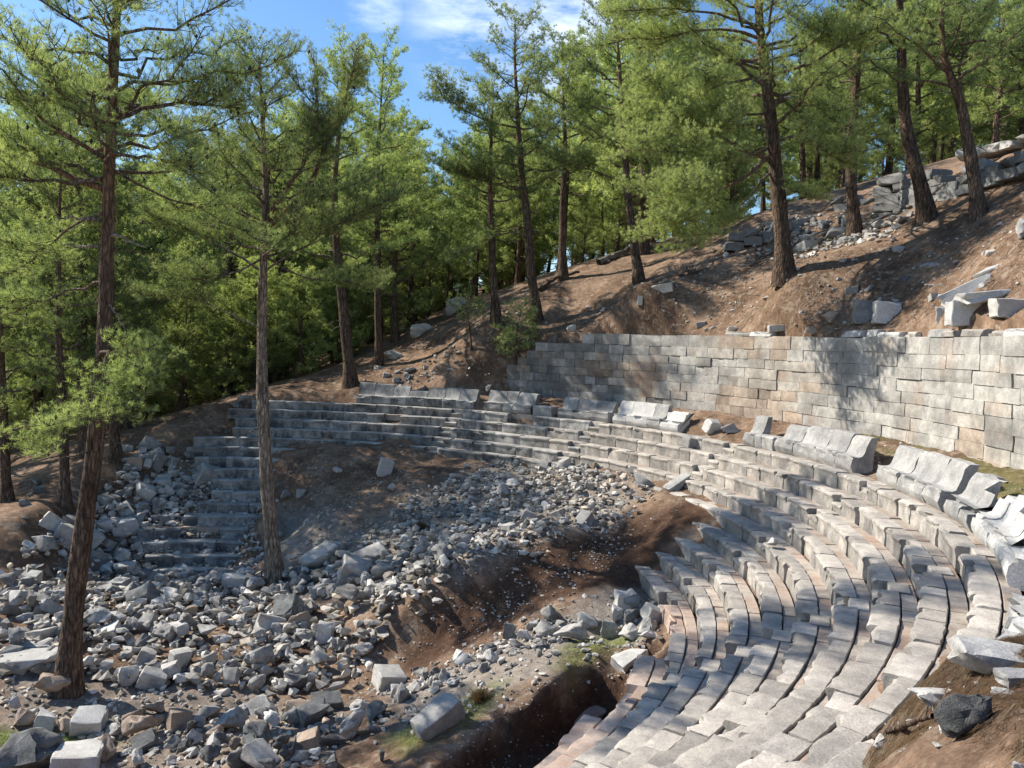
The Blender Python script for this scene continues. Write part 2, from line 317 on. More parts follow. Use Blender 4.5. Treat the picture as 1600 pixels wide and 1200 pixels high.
# inside the theatre: (px, py, z) read off the photograph's lines of sight
inner_px = [
 (430, 712, -5.65), (550, 702, -5.15), (620, 694, -4.95), (700, 697, -5.0), (800, 707, -5.0), (850, 715, -5.0), (900, 730, -5.05), (960, 748, -5.0), (1000, 762, -5.05),
 (1060, 778, -5.0), (1085, 790, -5.0),
 (500, 740, -6.1), (600, 740, -5.9), (700, 745, -5.75), (800, 755, -5.6), (900, 770, -5.55), (980, 785, -5.5),
 (430, 760, -6.7), (420, 800, -7.3), (500, 800, -6.95), (600, 800, -6.8), (700, 800, -6.55), (800, 800, -6.25),
 (430, 850, -8.2), (520, 850, -7.7), (600, 860, -7.5), (700, 850, -7.1), (780, 830, -6.5), (880, 825, -6.1), (950, 800, -5.8),
 (430, 910, -8.8), (520, 930, -8.5), (600, 920, -8.0), (680, 910, -7.4), (760, 880, -6.9), (840, 850, -6.4),
 (560, 1000, -8.9), (640, 960, -8.2), (650, 1000, -8.9), (580, 1045, -9.2), (600, 1070, -9.4),
 (750, 945, -7.95), (800, 930, -7.6), (850, 925, -7.35), (950, 885, -6.75), (1000, 855, -6.1), (1035, 850, -5.95), (700, 990, -8.6),
 
 (430, 980, -9.05), (430, 1050, -9.4), (300, 950, -9.1), (300, 1050, -9.4), (200, 950, -9.0), (200, 1070, -9.4), (100, 950, -8.8), (30, 950, -8.7),
 (30, 1080, -9.2), (100, 1085, -9.3), (0, 1180, -9.5), (100, 1170, -9.55), (230, 1170, -9.5), (300, 1130, -9.45), (400, 1120, -9.45), (400, 1190, -9.2),
 (500, 1190, -8.8), (500, 1110, -9.1), (570, 1130, -8.85), (450, 1090, -9.45), (520, 1080, -9.35),
 (600, 1190, -8.5), (640, 1110, -8.5), (700, 1050, -8.3), (760, 1020, -8.0), (850, 975, -7.6), (920, 930, -7.1), (970, 915, -6.9), (1000, 925, -6.9), (1020, 960, -7.1),
 (690, 1170, -8.2), (780, 1100, -7.9), (860, 1050, -7.6), (940, 1010, -7.35), (985, 1010, -7.35), (750, 1060, -8.1), (850, 1010, -7.65),
 # left wing: keep below the exposed rows
]
inner = [(*at_z(a, b, z)[:2], z) for a, b, z in inner_px]
def pol(r, th): return (CX + r * math.cos(rad(th)), CY + r * math.sin(rad(th)))
for th in (-50, -40, -30, -20, -10, 0):      # under the exposed rows on the right
    for k in (1, 3, 5, 7, 9, 11):
        r = Rk(k); inner.append((*pol(r, th), Zk(k) - 0.75))
for k in (7, 9, 11, 13, 15):
    for th in (93, 99): inner.append((*pol(Rk(k), th), Zk(k) - 0.7))
for k in (13, 15): inner.append((*pol(Rk(k), 106), Zk(k) - 0.7))
for k in (12, 14, 16): inner.append((*pol(Rk(k) + .2, 82), Zk(k) + 0.25))
for th in (8, 14, 20): 
    for k in (1, 3): inner.append((*pol(Rk(k), th), Zk(k) - 0.75))
for th in (4, 8):
    for k in (5, 7, 9): inner.append((*pol(Rk(k), th), Zk(k) - (0.7 if th < 6 else 0.5)))
for k in (6, 7, 8, 9): inner.append((*pol(Rk(k) + 0.2, 15.5), Zk(k) + 0.12)); inner.append((*pol(Rk(k) + 0.2, 21), Zk(k) + 0.3))
for th in (-4, -9, -14):
    for k in (8, 10): inner.append((*pol(Rk(k), th), Zk(k) - 0.8))
inner.append((0.3, 23.2, -7.8)); inner.append((-1.2, 23.2, -8.5))
for a, b, z in [(1400, 1060, -4.1), (1350, 1100, -4.3), (1325, 1165, -4.4), (1470, 1000, -4.0), (1290, 1195, -4.9)]: inner.append((*at_z(a, b, z)[:2], z))
for th in (30, 42, 54, 66, 78, 90, 97):
    for k in (1, 3): inner.append((*pol(Rk(k), th), Zk(k) - 0.75))
    inner.append((*pol(R1 + 1.2, th), -2.95)); inner.append((*pol(RW + 0.3, th), -2.7))
for th in (-25, -18, -10, -2, 8, 18): inner.append((*pol(R1 + 1.5, th), -2.95)); inner.append((*pol(RW + 0.3, th), -2.68))
# needle covered bank beside the viewer
for a, b, z in [(1505, 1005, -2.45), (1600, 985, -2.15), (1375, 1195, -2.5), (1450, 1120, -2.3), (1520, 1130, -2.05), (1600, 1100, -1.95), (1600, 1195, -1.8), (1480, 1195, -2.1)]:
    inner.append((*at_z(a, b, z)[:2], z))
inner += [(0.6, 0.5, -1.75), (3, 0, -1.6), (-2, 2, -3.0), (0.9, 4, -3.4), (1.5, 5.2, -3.6), (-1, 4, -3.9), (0, 2.2, -2.6), (2.2, 7.2, -4.9), (6, 5, -2.2), (6.2, 9, -3.1), (-6, 3, -5.5), (-12, 5, -7.5), (-18, 10, -8.8), (-25, 18, -8.8), (-4, 8.5, -7.6), (-8, 11, -9.3)]
f_in = rbf(inner)
import sys
if '--conf' in sys.argv or CONF:
    for i in range(len(inner)):
        for k in range(i):
            d = math.hypot(inner[i][0] - inner[k][0], inner[i][1] - inner[k][1]); dz = abs(inner[i][2] - inner[k][2])
            if dz > 0.45 and dz / max(d, .2) > 1.0: print('CONF', [round(v, 2) for v in inner[i]], [round(v, 2) for v in inner[k]])
outer_pxY = [(1600, 228, 33), (1400, 285, 42), (1200, 328, 46), (1060, 388, 50), (950, 400, 52), (850, 430, 54), (700, 480, 56), (600, 530, 56), (450, 600, 58), (200, 665, 60),
 (1225, 430, 33), (1450, 340, 33), (1530, 332, 30), (1335, 367, 37), (1000, 440, 38.5), (838, 497, 40), (775, 496, 44), (880, 434, 48), (735, 545, 43), (1600, 350, 24), (1600, 440, 19),
 (650, 560, 46), (600, 590, 44), (1250, 345, 43), (1150, 370, 44),
 (560, 605, 43), (480, 615, 43), (380, 612, 46), (330, 650, 41), (250, 665, 40), (180, 715, 36), (100, 790, 31), (15, 780, 33), (60, 830, 28), (20, 900, 26), (300, 660, 41.5), (-150, 800, 34), (-100, 700, 50), (240, 690, 39), (170, 770, 34), (110, 820, 31)]
outer = [tuple(at_depth(a, b, Y)) for a, b, Y in outer_pxY]
for th, z in ((60, -0.3), (52, 0.55), (40, 0.6), (30, 0.62), (20, 0.7), (10, 0.85), (0, 0.9), (-10, 0.9), (-25, 0.8)): outer.append((*pol(RW + 0.45, th), z))
for th, z in ((66, -2.4), (75, -2.75), (85, -2.85), (95, -3.0)): outer.append((*pol(R1 + 1.6, th), z))
outer += [(8, 2, -1.3), (15, 5, 0.6), (0, -6, -1.6), (14, 14, 1.2), (22, 12, 4.2), (30, 25, 10), (-30, 30, -7.5), (-30, 10, -9), (-20, -5, -9.2),
          (60, 60, 20), (0, 100, 7), (-60, 100, -3), (60, 120, 24), (-120, 60, -9), (0, 200, 12), (-150, 200, 4), (150, 200, 30), (100, 20, 22), (0, 420, 20), (-300, 400, 10), (300, 400, 45), (-60, -60, -14), (60, -60, 2), (0, -120, -10), (-40, 20, -8.7)]
f_out = rbf(outer)
LIP = [at_z(a, b, z)[:2] for a, b, z in [(1040, 1012, -7.4), (1000, 1040, -7.55), (955, 1032, -7.5), (925, 1032, -7.55), (885, 1062, -7.7), (845, 1085, -7.85), (800, 1115, -8.0), (750, 1150, -8.1), (700, 1192, -8.3)]]
PIT = [tuple(p) for p in LIP] + [(-2.2, 12.5), (1.5, 10.5), pol(14.0, -40), pol(14.15, -25), pol(14.15, -14), pol(14.2, -6)]
LPOLY = [tuple(at_z(a, b, z)[:2]) for a, b, z in [(300, 690, -5.0), (290, 702, -5.6), (296, 735, -6.4), (285, 770, -7.2), (212, 812, -8.0), (208, 850, -8.6), (212, 905, -9.6)]]
def height(X, Y, detail=True):
    X = np.asarray(X, float); Y = np.asarray(Y, float)
    r = np.hypot(X - CX, Y - CY); th = np.degrees(np.arctan2(Y - CY, X - CX))
    ri = f_in(X, Y); ro = f_out(X, Y)
    bowl = np.where(r < R1 + 0.3, -H1 - (R1 - r) * (RISE / DEP) - 0.62, -3.6)
    bowl = np.maximum(bowl, -9.75)
    zi = np.maximum(ri, np.where(th > -60, bowl, -20))
    pd = poly_dist(X, Y, PIT)
    pitn = fbm(X, Y, 1.3, 4, 91) * 1.5
    zi = zi * (1 - sstep(-0.05, 0.30, pd + pitn * 0.5)) + np.minimum(zi, np.where(r > 13.6, -8.6, -8.95)) * sstep(-0.05, 0.30, pd + pitn * 0.5)
    # which side: inside the theatre's outline or beyond it
    lim = np.where(th < 62, RW + 0.32, np.where(th < 70, RW + 0.32 - (th - 62) * 0.22, R1 + 1.35))
    edge_w = np.where(th < 60, 0.12, 0.9)
    m_r = sstep(0, 1, (r - lim) / edge_w + 0.5)
    m_r = np.where(th < -29, sstep(-3.0, 3.0, r - RW - 2.2), m_r)
    xl = -14.9 - 0.06 * (38 - Y)                              # the left end of the rows
    m_l = sstep(0.1, 3.4, xl - X) 
    m_l = np.maximum(m_l * sstep(25, 29, Y), sstep(0, 9, -X - 15) * (1 - sstep(27, 33, Y)))
    m = np.clip(np.maximum(np.where(np.abs(th) > 118, 0, m_r), m_l), 0, 1)
    far = np.hypot(X, Y - 20)
    m = np.maximum(m, sstep(30, 40, far))
    z = zi * (1 - m) + ro * m
    if detail:
        a = 0.16
        near = 1 / (1 + np.maximum(0, far - 60) / 60)
        cd = np.hypot(X - 3, Y - 5); z = z + fbm(X, Y, 3.1, 4, 77) * 0.22 * sstep(6, 2, cd)
        z = z + fbm(X, Y, 0.45, 3, 5) * a * 1.6 + fbm(X, Y, 2.1, 4, 11) * (0.26 - 0.12 * m) + fbm(X, Y, 9.0, 2, 23) * 0.05
        z = z + m * fbm(X, Y, 0.06, 3, 31) * 3.0 * sstep(60, 120, far)
    return z
def hz(x, y): return float(height(np.array([x]), np.array([y]))[0])
_ts = np.concatenate([np.arange(2.0, 60, 0.08), np.arange(60, 200, 0.6)])
def hit(px, py):
    d = ray(px, py); P = d[None, :] * _ts[:, None]; g = height(P[:, 0], P[:, 1]); b = np.nonzero(P[:, 2] < g)[0]
    if len(b) == 0: return P[-1]
    i = b[0]; 
    if i == 0: return P[0]
    a0 = P[i - 1, 2] - g[i - 1]; a1 = P[i, 2] - g[i]; t = a0 / (a0 - a1 + 1e-9)
    return P[i - 1] * (1 - t) + P[i] * t
def hits(pts): return [hit(a, b) for a, b in pts]
def wpoly(pts): return [(p[0], p[1]) for p in hits(pts)]

def axis(lo, hi, step, far_lo, far_hi, g=1.14):
    a = list(np.arange(lo, hi, step)); s = step; x = a[-1]
    while x < far_hi: s *= g; x += s; a.append(x)
    s = step; x = a[0]; pre = []
    while x > far_lo: s *= g; x -= s; pre.append(x)
    return np.array(pre[::-1] + a)
gx = axis(-21, 13, 0.1, -700, 700); gy = axis(2, 45, 0.1, -250, 900)
GX, GY = np.meshgrid(gx, gy); GZ = height(GX, GY)
nx, ny = len(gx), len(gy)
idx = np.arange(nx * ny).reshape(ny, nx)
Fq = np.stack([idx[:-1, :-1], idx[:-1, 1:], idx[1:, 1:], idx[1:, :-1]], -1).reshape(-1, 4)
gv = np.stack([GX, GY, GZ], -1).reshape(-1, 3)
gme = mesh_np('ground', gv, Fq, True)
x_, y_ = gv[:, 0], gv[:, 1]
moss = np.zeros(len(gv)); grav = np.zeros(len(gv)); dark = np.zeros(len(gv))
def zone(poly, soft=0.5, s=3, amp=1.2):
    return sstep(-soft, soft, poly_dist(x_, y_, poly) + fbm(x_, y_, 0.9, 4, s) * amp)
for p, a in (([(610, 1150), (700, 1105), (780, 1060), (790, 1085), (720, 1130), (640, 1170)], 0.8), ([(870, 1010), (940, 990), (990, 1000), (960, 1030), (890, 1040)], 0.9),
          ([(0, 1142), (180, 1145), (200, 1165), (60, 1170), (0, 1165)], 0.8)):
    moss = np.maximum(moss, a * zone(wpoly(p), 0.35))
rr = np.hypot(x_ - CX, y_ - CY); tt = np.degrees(np.arctan2(y_ - CY, x_ - CX))
moss = np.maximum(moss, 0.5 * sstep(0.42, 0.6, vnoise(x_ * 0.8, y_ * 0.8, 8)) * ((rr > R1 + 0.9) & (rr < RW) & (tt < 16) & (tt > -28)))
grav = np.maximum(grav, 0.75 * zone(wpoly([(560, 830), (720, 740), (790, 722), (880, 725), (1010, 765), (1000, 790), (850, 840), (740, 890), (600, 930), (430, 930), (420, 800), (500, 780)]), 0.8))
grav = np.maximum(grav, 0.8 * zone(wpoly([(620, 1150), (600, 1080), (750, 1020), (900, 940), (1000, 930), (1020, 990), (880, 1030), (760, 1110)]), 0.4))
grav = np.maximum(grav, 0.55 * zone(wpoly([(0, 1050), (300, 1060), (560, 1100), (520, 1190), (0, 1195)]), 0.6))
dark = np.maximum(dark, 0.97 * zone(wpoly([(600, 1060), (660, 960), (760, 900), (880, 845), (1000, 800), (1060, 790), (1110, 805), (1040, 850), (1000, 900), (900, 930), (780, 990), (660, 1040)]), 0.4))
dark = np.maximum(dark, sstep(-0.05, 0.2, poly_dist(x_, y_, PIT) + 0.1))
bk = wpoly([(1380, 1200), (1500, 1000), (1640, 990), (1640, 1200)])
dark = np.maximum(dark, 0.5 * zone(bk, 0.5))  # bank's brown litter darkened further, its shade painted into the soil colour
add_col(gme, 'soil', np.stack([np.clip(moss, 0, 1), np.clip(grav, 0, 1), np.clip(dark, 0, 1)], -1))
tag(link('ground', gme, M['ground']), 'red brown earth and pine litter of the theatre and its hillside', None, None, 'structure')
# ---------------------------------------------------------------- theatre masonry
def nz(v, s, off=0.0):
    return mnoise.noise(Vector((v[0] * s + off, v[1] * s - off, v[2] * s + off * 0.7)))
def smooth_mesh(me, angle=40):
    me.polygons.foreach_set('use_smooth', np.ones(len(me.polygons), bool))
    try:
        me.set_sharp_from_angle(angle=rad(angle))
    except Exception: pass

def sweep_block(name, prof, r0, th0, th1, z0, mat, parent, seg=0.13, chip=0.0, seed=0.0, rough=0.012, cut=None):
    """sweep a radial profile [(radial, z)] along the arc th0..th1 (degrees); ends closed; worn edges"""
    th0, th1 = min(th0, th1), max(th0, th1)
    L = rad(th1 - th0) * r0; n = max(2, int(L / seg)); m = len(prof)
    V = []; us = [i / n for i in range(n + 1)]
    us = [0.0, 0.010 / max(L, .1)] + us[1:-1] + [1 - 0.010 / max(L, .1), 1.0]
    n = len(us) - 1
    tilt = random.gauss(0, 0.012); dz = random.gauss(0, 0.008)
    for i, u in enumerate(us):
        t = rad(th0 + (th1 - th0) * u)
        e = 0.006 if i in (0, n) else 0.0
        for j, (s, z, w) in enumerate(prof):
            rr_ = r0 + s; zz = z0 + z
            p0 = (rr_ * math.cos(t), rr_ * math.sin(t), zz)
            a = nz(p0, 2.6, seed) ; b = nz(p0, 8.0, seed + 9)
            push = 0.0; drop = 0.0
            if w > 0:
                k = max(0.0, a - 0.05) * chip * w * 2.4 + (b * 0.5 + 0.5) * chip * w * 0.3 + max(0.0, nz(p0, 17.0, seed + 3)) * chip * 0.35 * w
                push = k; drop = k * 0.45 * w
                if i in (0, 1, n - 1, n): push += chip * w * 0.22 * (0.5 + b)
            rr_ += push + b * rough + e * (1 if s < 0.2 else -1) * 0.5
            zz += -drop + a * rough * 0.6 + dz + tilt * (u - 0.5) * L
            if w == 0 and z >= -0.05: zz -= e * 0.7
            V.append((CX + rr_ * math.cos(t), CY + rr_ * math.sin(t), zz))
    F = []
    for i in range(n):
        for j in range(m):
            a = i * m + j; b = i * m + (j + 1) % m; F.append((a, a + m, b + m, b))
    me = bpy.data.meshes.new(name); me.from_pydata(V, [], F + [tuple(range(m)), tuple(n * m + j for j in reversed(range(m)))])
    bm = bmesh.new(); bm.from_mesh(me); bmesh.ops.recalc_face_normals(bm, faces=bm.faces); bm.to_mesh(me); bm.free()
    smooth_mesh(me, 24); me.materials.append(mat)
    o = bpy.data.objects.new(name, me); COL.objects.link(o)
    if parent is not None:
        o.parent = parent; o.matrix_parent_inverse = Matrix.Translation(-Vector(parent.location))
    return o

SEATP = [(0.055, -RISE - 0.1, 0), (0.05, -0.30, 0.15), (0.055, -0.19, 0.2), (0.035, -0.12, 0.5), (0.0, -0.075, 0.9), (0.0, -0.035, 1.0), (0.028, -0.006, 0.8), (0.09, 0.0, 0.35), (0.2, 0.0, 0), (0.31, 0.0, 0), (BW - 0.012, -0.003, 0), (BW, -0.02, 0), (BW, -RISE - 0.1, 0)]
STAIRS = (-20.4, 0.3, 23.0, 45.0, 67.0)
ORD = ['first', 'second', 'third', 'fourth', 'fifth', 'sixth', 'seventh', 'eighth', 'ninth', 'tenth', 'eleventh', 'twelfth', 'thirteenth', 'fourteenth', 'fifteenth', 'sixteenth']
row_ends = {1: 97, 2: 100, 3: 98.6, 4: 98.6, 5: 104, 6: 104.8, 7: 103.2, 8: 100, 9: 99.8, 10: 99.2, 11: 101.2, 12: 103, 13: 110.6, 14: 109.5, 15: 108.8, 16: 108.3}
def seating_row(k, a, b, label, mat, grp='curved stone seating rows'):
    R, Z = Rk(k), Zk(k); mid = pol(R, (a + b) / 2)
    root = empty('seating_row', (mid[0], mid[1], Z - RISE)); tag(root, label, 'seating row', grp)
    t = a
    rs = random.Random(k * 31 + int(a) + 200)
    near = max(0.35, 1.0 - (a + 60) / 160)
    while t < b - 0.4:
        L = rs.uniform(0.45, 1.25) * (1.35 if t > 40 else 1) if k < 10 else rs.uniform(0.9, 2.0); dt = math.degrees(L / R); t1 = min(b, t + dt)
        if b - t1 < 1.0: t1 = b
        zoff = 0; stair = False; low = k == 9 and -12 < t < -1
        for s in STAIRS:
            s0, s1 = s - math.degrees(0.62 / R) , s
            if t < s0 < t1: t1 = s0
            if s0 - 1e-3 <= t < s1 - 0.05: t1 = s1; zoff = -0.19; stair = True
        if t1 <= t + 1e-4: t1 = t + dt
        mid_t = (t + t1) / 2; nearf = 1.0 if mid_t < 25 else 0.8
        gap = math.degrees(rs.uniform(0.002, 0.009) / R)
        chip = rs.choice([0.03, 0.05, 0.08, 0.12, 0.2]) * (1.0 if mid_t < 70 else 0.5) * (0.5 if stair else 1)
        ro = rs.gauss(0, 0.012) + (rs.choice([0, 0, 0.03, 0.08, -0.02]) if mid_t < -4 else 0); chip = chip * (1.35 if mid_t < -4 else 1)
        if rs.random() > (0.035 if mid_t > 30 or k > 9 else 0.0):
            sweep_block('seat_block', [(p + (ro if p < 0.3 else 0), q, w) for p, q, w in SEATP], R, t + gap, t1 - gap, Z + zoff - (0.12 if low else 0) + rs.gauss(0, 0.006) + (rs.choice([0, 0, -0.01, 0.01])), M['pink'] if low else M['seat_shaded'] if (mid_t > 46 + rs.uniform(-6, 6) and k < 17) else mat, root,
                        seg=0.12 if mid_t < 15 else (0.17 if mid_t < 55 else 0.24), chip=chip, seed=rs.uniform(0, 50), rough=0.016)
            if stair:   # the second, half-height step cut behind the first
                sweep_block('stair_step', [(0.0, -0.2, 0), (0.0, -0.02, 0.6), (0.02, 0.0, 0.4), (0.35, 0.0, 0), (0.36, -0.2, 0)], R + BW * 0.62, t + gap, t1 - gap, Z - 0.005, mat, root, seg=0.2, chip=0.03, seed=rs.uniform(0, 9), rough=0.008)
        t = t1
    # the tread behind the seats, a hand lower, where the next row's sitters put their feet
    n = max(2, int(rad(b - a) * R / 0.7)); V = []; F = []
    rs2 = random.Random(k * 7 + 3); bnds = [a + (b - a) * i / n + (rs2.uniform(-0.25, 0.25) * (b - a) / n if 0 < i < n else 0) for i in range(n + 1)]
    for i in range(n):
        z = Z - 0.035 + rs2.gauss(0, 0.010); g = math.degrees(0.004 / R)
        for q in range(4):
            tq = rad(bnds[i] + g + (bnds[i + 1] - bnds[i] - 2 * g) * q / 3)
            for (s, zz) in ((BW + 0.022, -0.3), (BW + 0.022, -0.006), (BW + 0.035, 0), (DEP + 0.035, 0.0), (DEP + 0.04, -0.3)):
                V.append((CX + (R + s) * math.cos(tq), CY + (R + s) * math.sin(tq), z + zz + (0.006 * math.sin(tq * 177 + k) if zz > -0.1 else 0)))
        o = i * 20
        for q in range(3):
            for j in range(4): F.append((o + q * 5 + j, o + q * 5 + j + 5, o + q * 5 + j + 6, o + q * 5 + j + 1))
        F.append((o, o + 1, o + 2, o + 3)); F.append((o + 15 + 3, o + 15 + 2, o + 15 + 1, o + 15))
    V = np.array(V, float); me = mesh_np('tread', V, np.array(F))
    bm = bmesh.new(); bm.from_mesh(me); bmesh.ops.recalc_face_normals(bm, faces=bm.faces); bm.to_mesh(me); bm.free()
    o = link('tread', me, M['tread'] if k < 9 else M['pink'], root); o.matrix_parent_inverse = Matrix.Translation(-Vector(root.location))
    return root
for k in range(1, 6):
    seating_row(k, -53, row_ends[k], '%s curved row of grey stone seats below the backed benches, running the whole way round' % ORD[k - 1], M['seat'])
for k in range(6, 13):
    seating_row(k, -53, [0, 0, 0, 0, 0, 0, 16, 13, 13, 12, -13.5, -24, -33][k], '%s row below the benches in the near cleared wing, %s' % (ORD[k - 1], 'reddish blocks' if k > 9 else 'pale beige blocks'), M['seat'] if k < 10 else M['pink'], 'rows cleared on the near wing')
for k in range(6, 17):
    seating_row(k, 84 if k < 8 else 88, row_ends[k], '%s row below the backed benches at the far broken wing beside the slender pine' % ORD[k - 1], M['seat'], 'rows cleared on the far wing')

# backed benches of honour on the top row
def bench_prof(hb=1.0, seat=0.45, lean=0.0):
    return [(0.12, -0.04, 0), (0.06, 0.06, 0), (0.03, 0.16, 0), (0.045, 0.30, 0.1), (0.0, seat - 0.07, 0.8), (0.0, seat - 0.02, 1.0), (0.04, seat, 0.6), (0.16, seat - 0.03, 0), (0.30, seat - 0.035, 0), (0.38, seat + 0.0, 0), (0.44, seat + 0.10, 0), (0.50, seat + 0.27, 0), (0.56, hb - 0.12, 0.1), (0.60, hb - 0.02, 0.35), (0.66, hb, 0.9), (0.76, hb - 0.01, 0.6), (0.80, hb - 0.05, 0), (0.72, 0.5, 0), (0.70, -0.04, 0)]
def bench(a, b, label, mats=('bench',), segs=None, heights=None, chip=0.08):
    mid = pol(R1 + 0.8, (a + b) / 2); root = empty('backed_bench', (mid[0], mid[1], Zk(1))); tag(root, label, 'stone bench', 'backed stone benches of the top row')
    R = R1 + BW + 0.04; n = segs or max(1, round(rad(abs(b - a)) * R / 1.15)); cuts = [a + (b - a) * i / n for i in range(n + 1)]
    for i in range(1, n): cuts[i] += random.uniform(-0.2, 0.2) * abs(b - a) / n
    for i in range(n):
        chip_ = chip * 1.6; hb = heights[i] if heights else random.uniform(0.96, 1.04); g = math.degrees(0.012 / R)
        pr = bench_prof(hb) if hb > 0.6 else [(0.10, -0.04, 0), (0.05, 0.1, 0), (0.05, 0.32, 0.2), (0.0, 0.40, 1), (0.02, 0.44, 1), (0.1, 0.45, 0.4), (0.4, 0.44, 0), (0.66, 0.43, 0.2), (0.7, 0.36, 0), (0.7, -0.04, 0)]
        o = sweep_block('bench_block', pr, R, min(cuts[i], cuts[i + 1]) + g, max(cuts[i], cuts[i + 1]) - g, Zk(1) + random.gauss(0, 0.012), M[mats[i % len(mats)]], root, seg=0.13 if a < 30 else 0.2, chip=chip_ * random.uniform(0.5, 1.6), seed=random.uniform(0, 60), rough=0.03)
    return root
bench(64.3, 82.2, 'longest run of dark grey backed benches at the far side, backs chipped to uneven heights', segs=7, heights=[1.0, 1.0, 0.95, 0.76, 0.98, 1.04, 1.08], mats=('seat_shaded',))
bench(55.2, 62.6, 'dark grey backed bench, second from the far left, smooth and unbroken', segs=3, heights=[0.97, 1.0, 1.0], mats=('seat_shaded',))
bench(52.0, 55.0, 'low seat stub without a back beside the dark backed bench', segs=1, heights=[0.45])
bench(43.0, 51.0, 'shaded grey backed bench with a rounded broken end, just before the bright sunlit one', segs=3, heights=[0.86, 0.93, 0.95])
bench(31.9, 42.3, 'sunlit pale backed bench before the gap, its last back broken to a point', mats=('white', 'bench', 'white'), segs=4, heights=[0.8, 0.98, 1.0, 1.0], chip=0.13)
bench(16.9, 21.6, 'narrow upright broken bench back with low seats beside it, first after the gap', segs=3, heights=[0.45, 0.45, 1.05], chip=0.12)
bench(4.3, 16.6, 'long smooth grey backed bench in front of the middle of the tall wall', segs=4, heights=[1.0, 1.02, 1.0, 0.9], chip=0.1)
bench(-10.6, 0.2, 'blue grey curved backed bench split by a crack, left of the white bench', segs=3, heights=[1.05, 1.05, 1.0], chip=0.12)
bench(-16.3, -11.6, 'broken and toppled grey bench back between the cracked bench and the white bench', segs=2, heights=[0.62, 0.95], chip=0.45)
bench(-27.5, -17.0, 'weathered white marble bench with melted looking seats close to the viewer', mats=('white',), segs=5, heights=[0.9, 1.0, 0.8, 0.95, 0.8], chip=0.24)
bench(-41, -33.5, 'broken pale bench lump half buried under the needle covered bank', mats=('bench', 'white'), segs=3, heights=[0.5, 0.6, 0.62], chip=0.5)

# retaining wall
wall_root = empty('retaining_wall', (*pol(RW, 15), -3.0)); tag(wall_root, 'tall curved retaining wall of squared limestone blocks behind the benches', 'stone wall')
hs_c = [0.42, 0.40, 0.38, 0.41, 0.37, 0.40, 0.36, 0.42, 0.50]
z = -3.10; V = []; F = []; T = []
rw = random.Random(5)
def wall_block(z0, z1, t0, t1, out=0.0, tone=(1, 1, 1)):
    g = 0.003; nu = max(2, int(rad(t1 - t0) * RW / 0.22)); nv = 3; o = len(V); R = RW - out + rw.gauss(0, 0.012)
    tl = rw.gauss(0, 0.008)
    for jj in range(nv + 1):
        for i in range(nu + 1):
            u = i / nu; v = jj / nv; t = rad(t0 + (t1 - t0) * (0.006 + u * 0.988)); zz = z0 + g + (z1 - z0 - 2 * g) * v
            ed = 0.011 if i in (0, nu) or jj in (0, nv) else 0.0
            nn = nz((t * RW, zz, 3.1), 2.2) * 0.02 + nz((t * RW, zz, 8.1), 7) * 0.018
            r = R + ed + nn + tl * (v - 0.5)
            V.append((CX + r * math.cos(t), CY + r * math.sin(t), zz)); T.append(tone)
    for jj in range(nv):
        for i in range(nu): a = o + jj * (nu + 1) + i; F.append((a, a + 1, a + nu + 2, a + nu + 1))
    # sides and top run back to the fill
    o2 = len(V)
    ring = [o + i for i in range(nu + 1)] + [o + jj * (nu + 1) + nu for jj in range(1, nv + 1)] + [o + nv * (nu + 1) + i for i in range(nu - 1, -1, -1)] + [o + jj * (nu + 1) for jj in range(nv - 1, 0, -1)]
    for q in ring:
        x, y, zz = V[q]; dx, dy = x - CX, y - CY; d = math.hypot(dx, dy); V.append((CX + dx / d * (RW + 0.55), CY + dy / d * (RW + 0.55), zz)); T.append(tone)
    m = len(ring)
    for q in range(m): F.append((ring[q], o2 + q, o2 + (q + 1) % m, ring[(q + 1) % m]))
for ci, hcs in enumerate(hs_c):
    te = [63.4, 63.4, 63.2, 62.9, 63.0, 61.5, 60.2, 59.0, 52.3][ci]; t = -31.0 + rw.uniform(0, 1.5)
    while t < te:
        L = rw.uniform(0.5, 1.0) if t > 22 else rw.uniform(0.65, 1.5)
        t1 = min(te, t + math.degrees(L / RW))
        if te - t1 < 0.7: t1 = te
        zc = z + hcs / 2; tm = (t + t1) / 2
        tone = rw.uniform(0.88, 1.1); c = [tone, tone * 0.985, tone * 0.955]
        och = vnoise(np.array([tm * 0.16]), np.array([zc * 0.9]), 77)[0] + rw.uniform(-0.14, 0.14)
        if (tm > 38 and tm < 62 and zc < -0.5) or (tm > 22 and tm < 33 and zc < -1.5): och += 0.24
        if och > 0.86: c = [tone * 0.95, tone * 0.80, tone * 0.68]
        elif och > 0.66: c = [tone * 1.0, tone * 0.94, tone * 0.87]
        if rw.random() < 0.06: c = [v * 0.75 for v in c]
        if tm > 48 and rw.random() < 0.7: c = [v * 0.62 for v in c]  # far end blocks toned down, tree shade painted in together with dirt
        wall_block(z + 0.02 * math.sin(tm * 0.5 + ci), z + hcs + 0.02 * math.sin(tm * 0.5 + ci + 1) - rw.choice([0, 0, 0.012]), t, t1, rw.choice([0, 0, 0, 0, 0.015, -0.02]), c)
        t = t1
    z += hcs
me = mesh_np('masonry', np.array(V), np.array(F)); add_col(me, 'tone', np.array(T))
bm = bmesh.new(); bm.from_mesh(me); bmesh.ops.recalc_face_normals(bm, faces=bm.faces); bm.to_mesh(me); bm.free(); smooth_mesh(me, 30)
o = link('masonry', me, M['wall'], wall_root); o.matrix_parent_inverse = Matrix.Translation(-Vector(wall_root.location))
WTOP = z
t = -30.0
COPP = [(0.0, -0.005, 0.3), (0.0, 0.10, 0.5), (0.0, 0.17, 1), (0.03, 0.20, 0.8), (0.2, 0.21, 0.1), (0.45, 0.20, 0), (0.5, 0.17, 0), (0.5, -0.005, 0)]
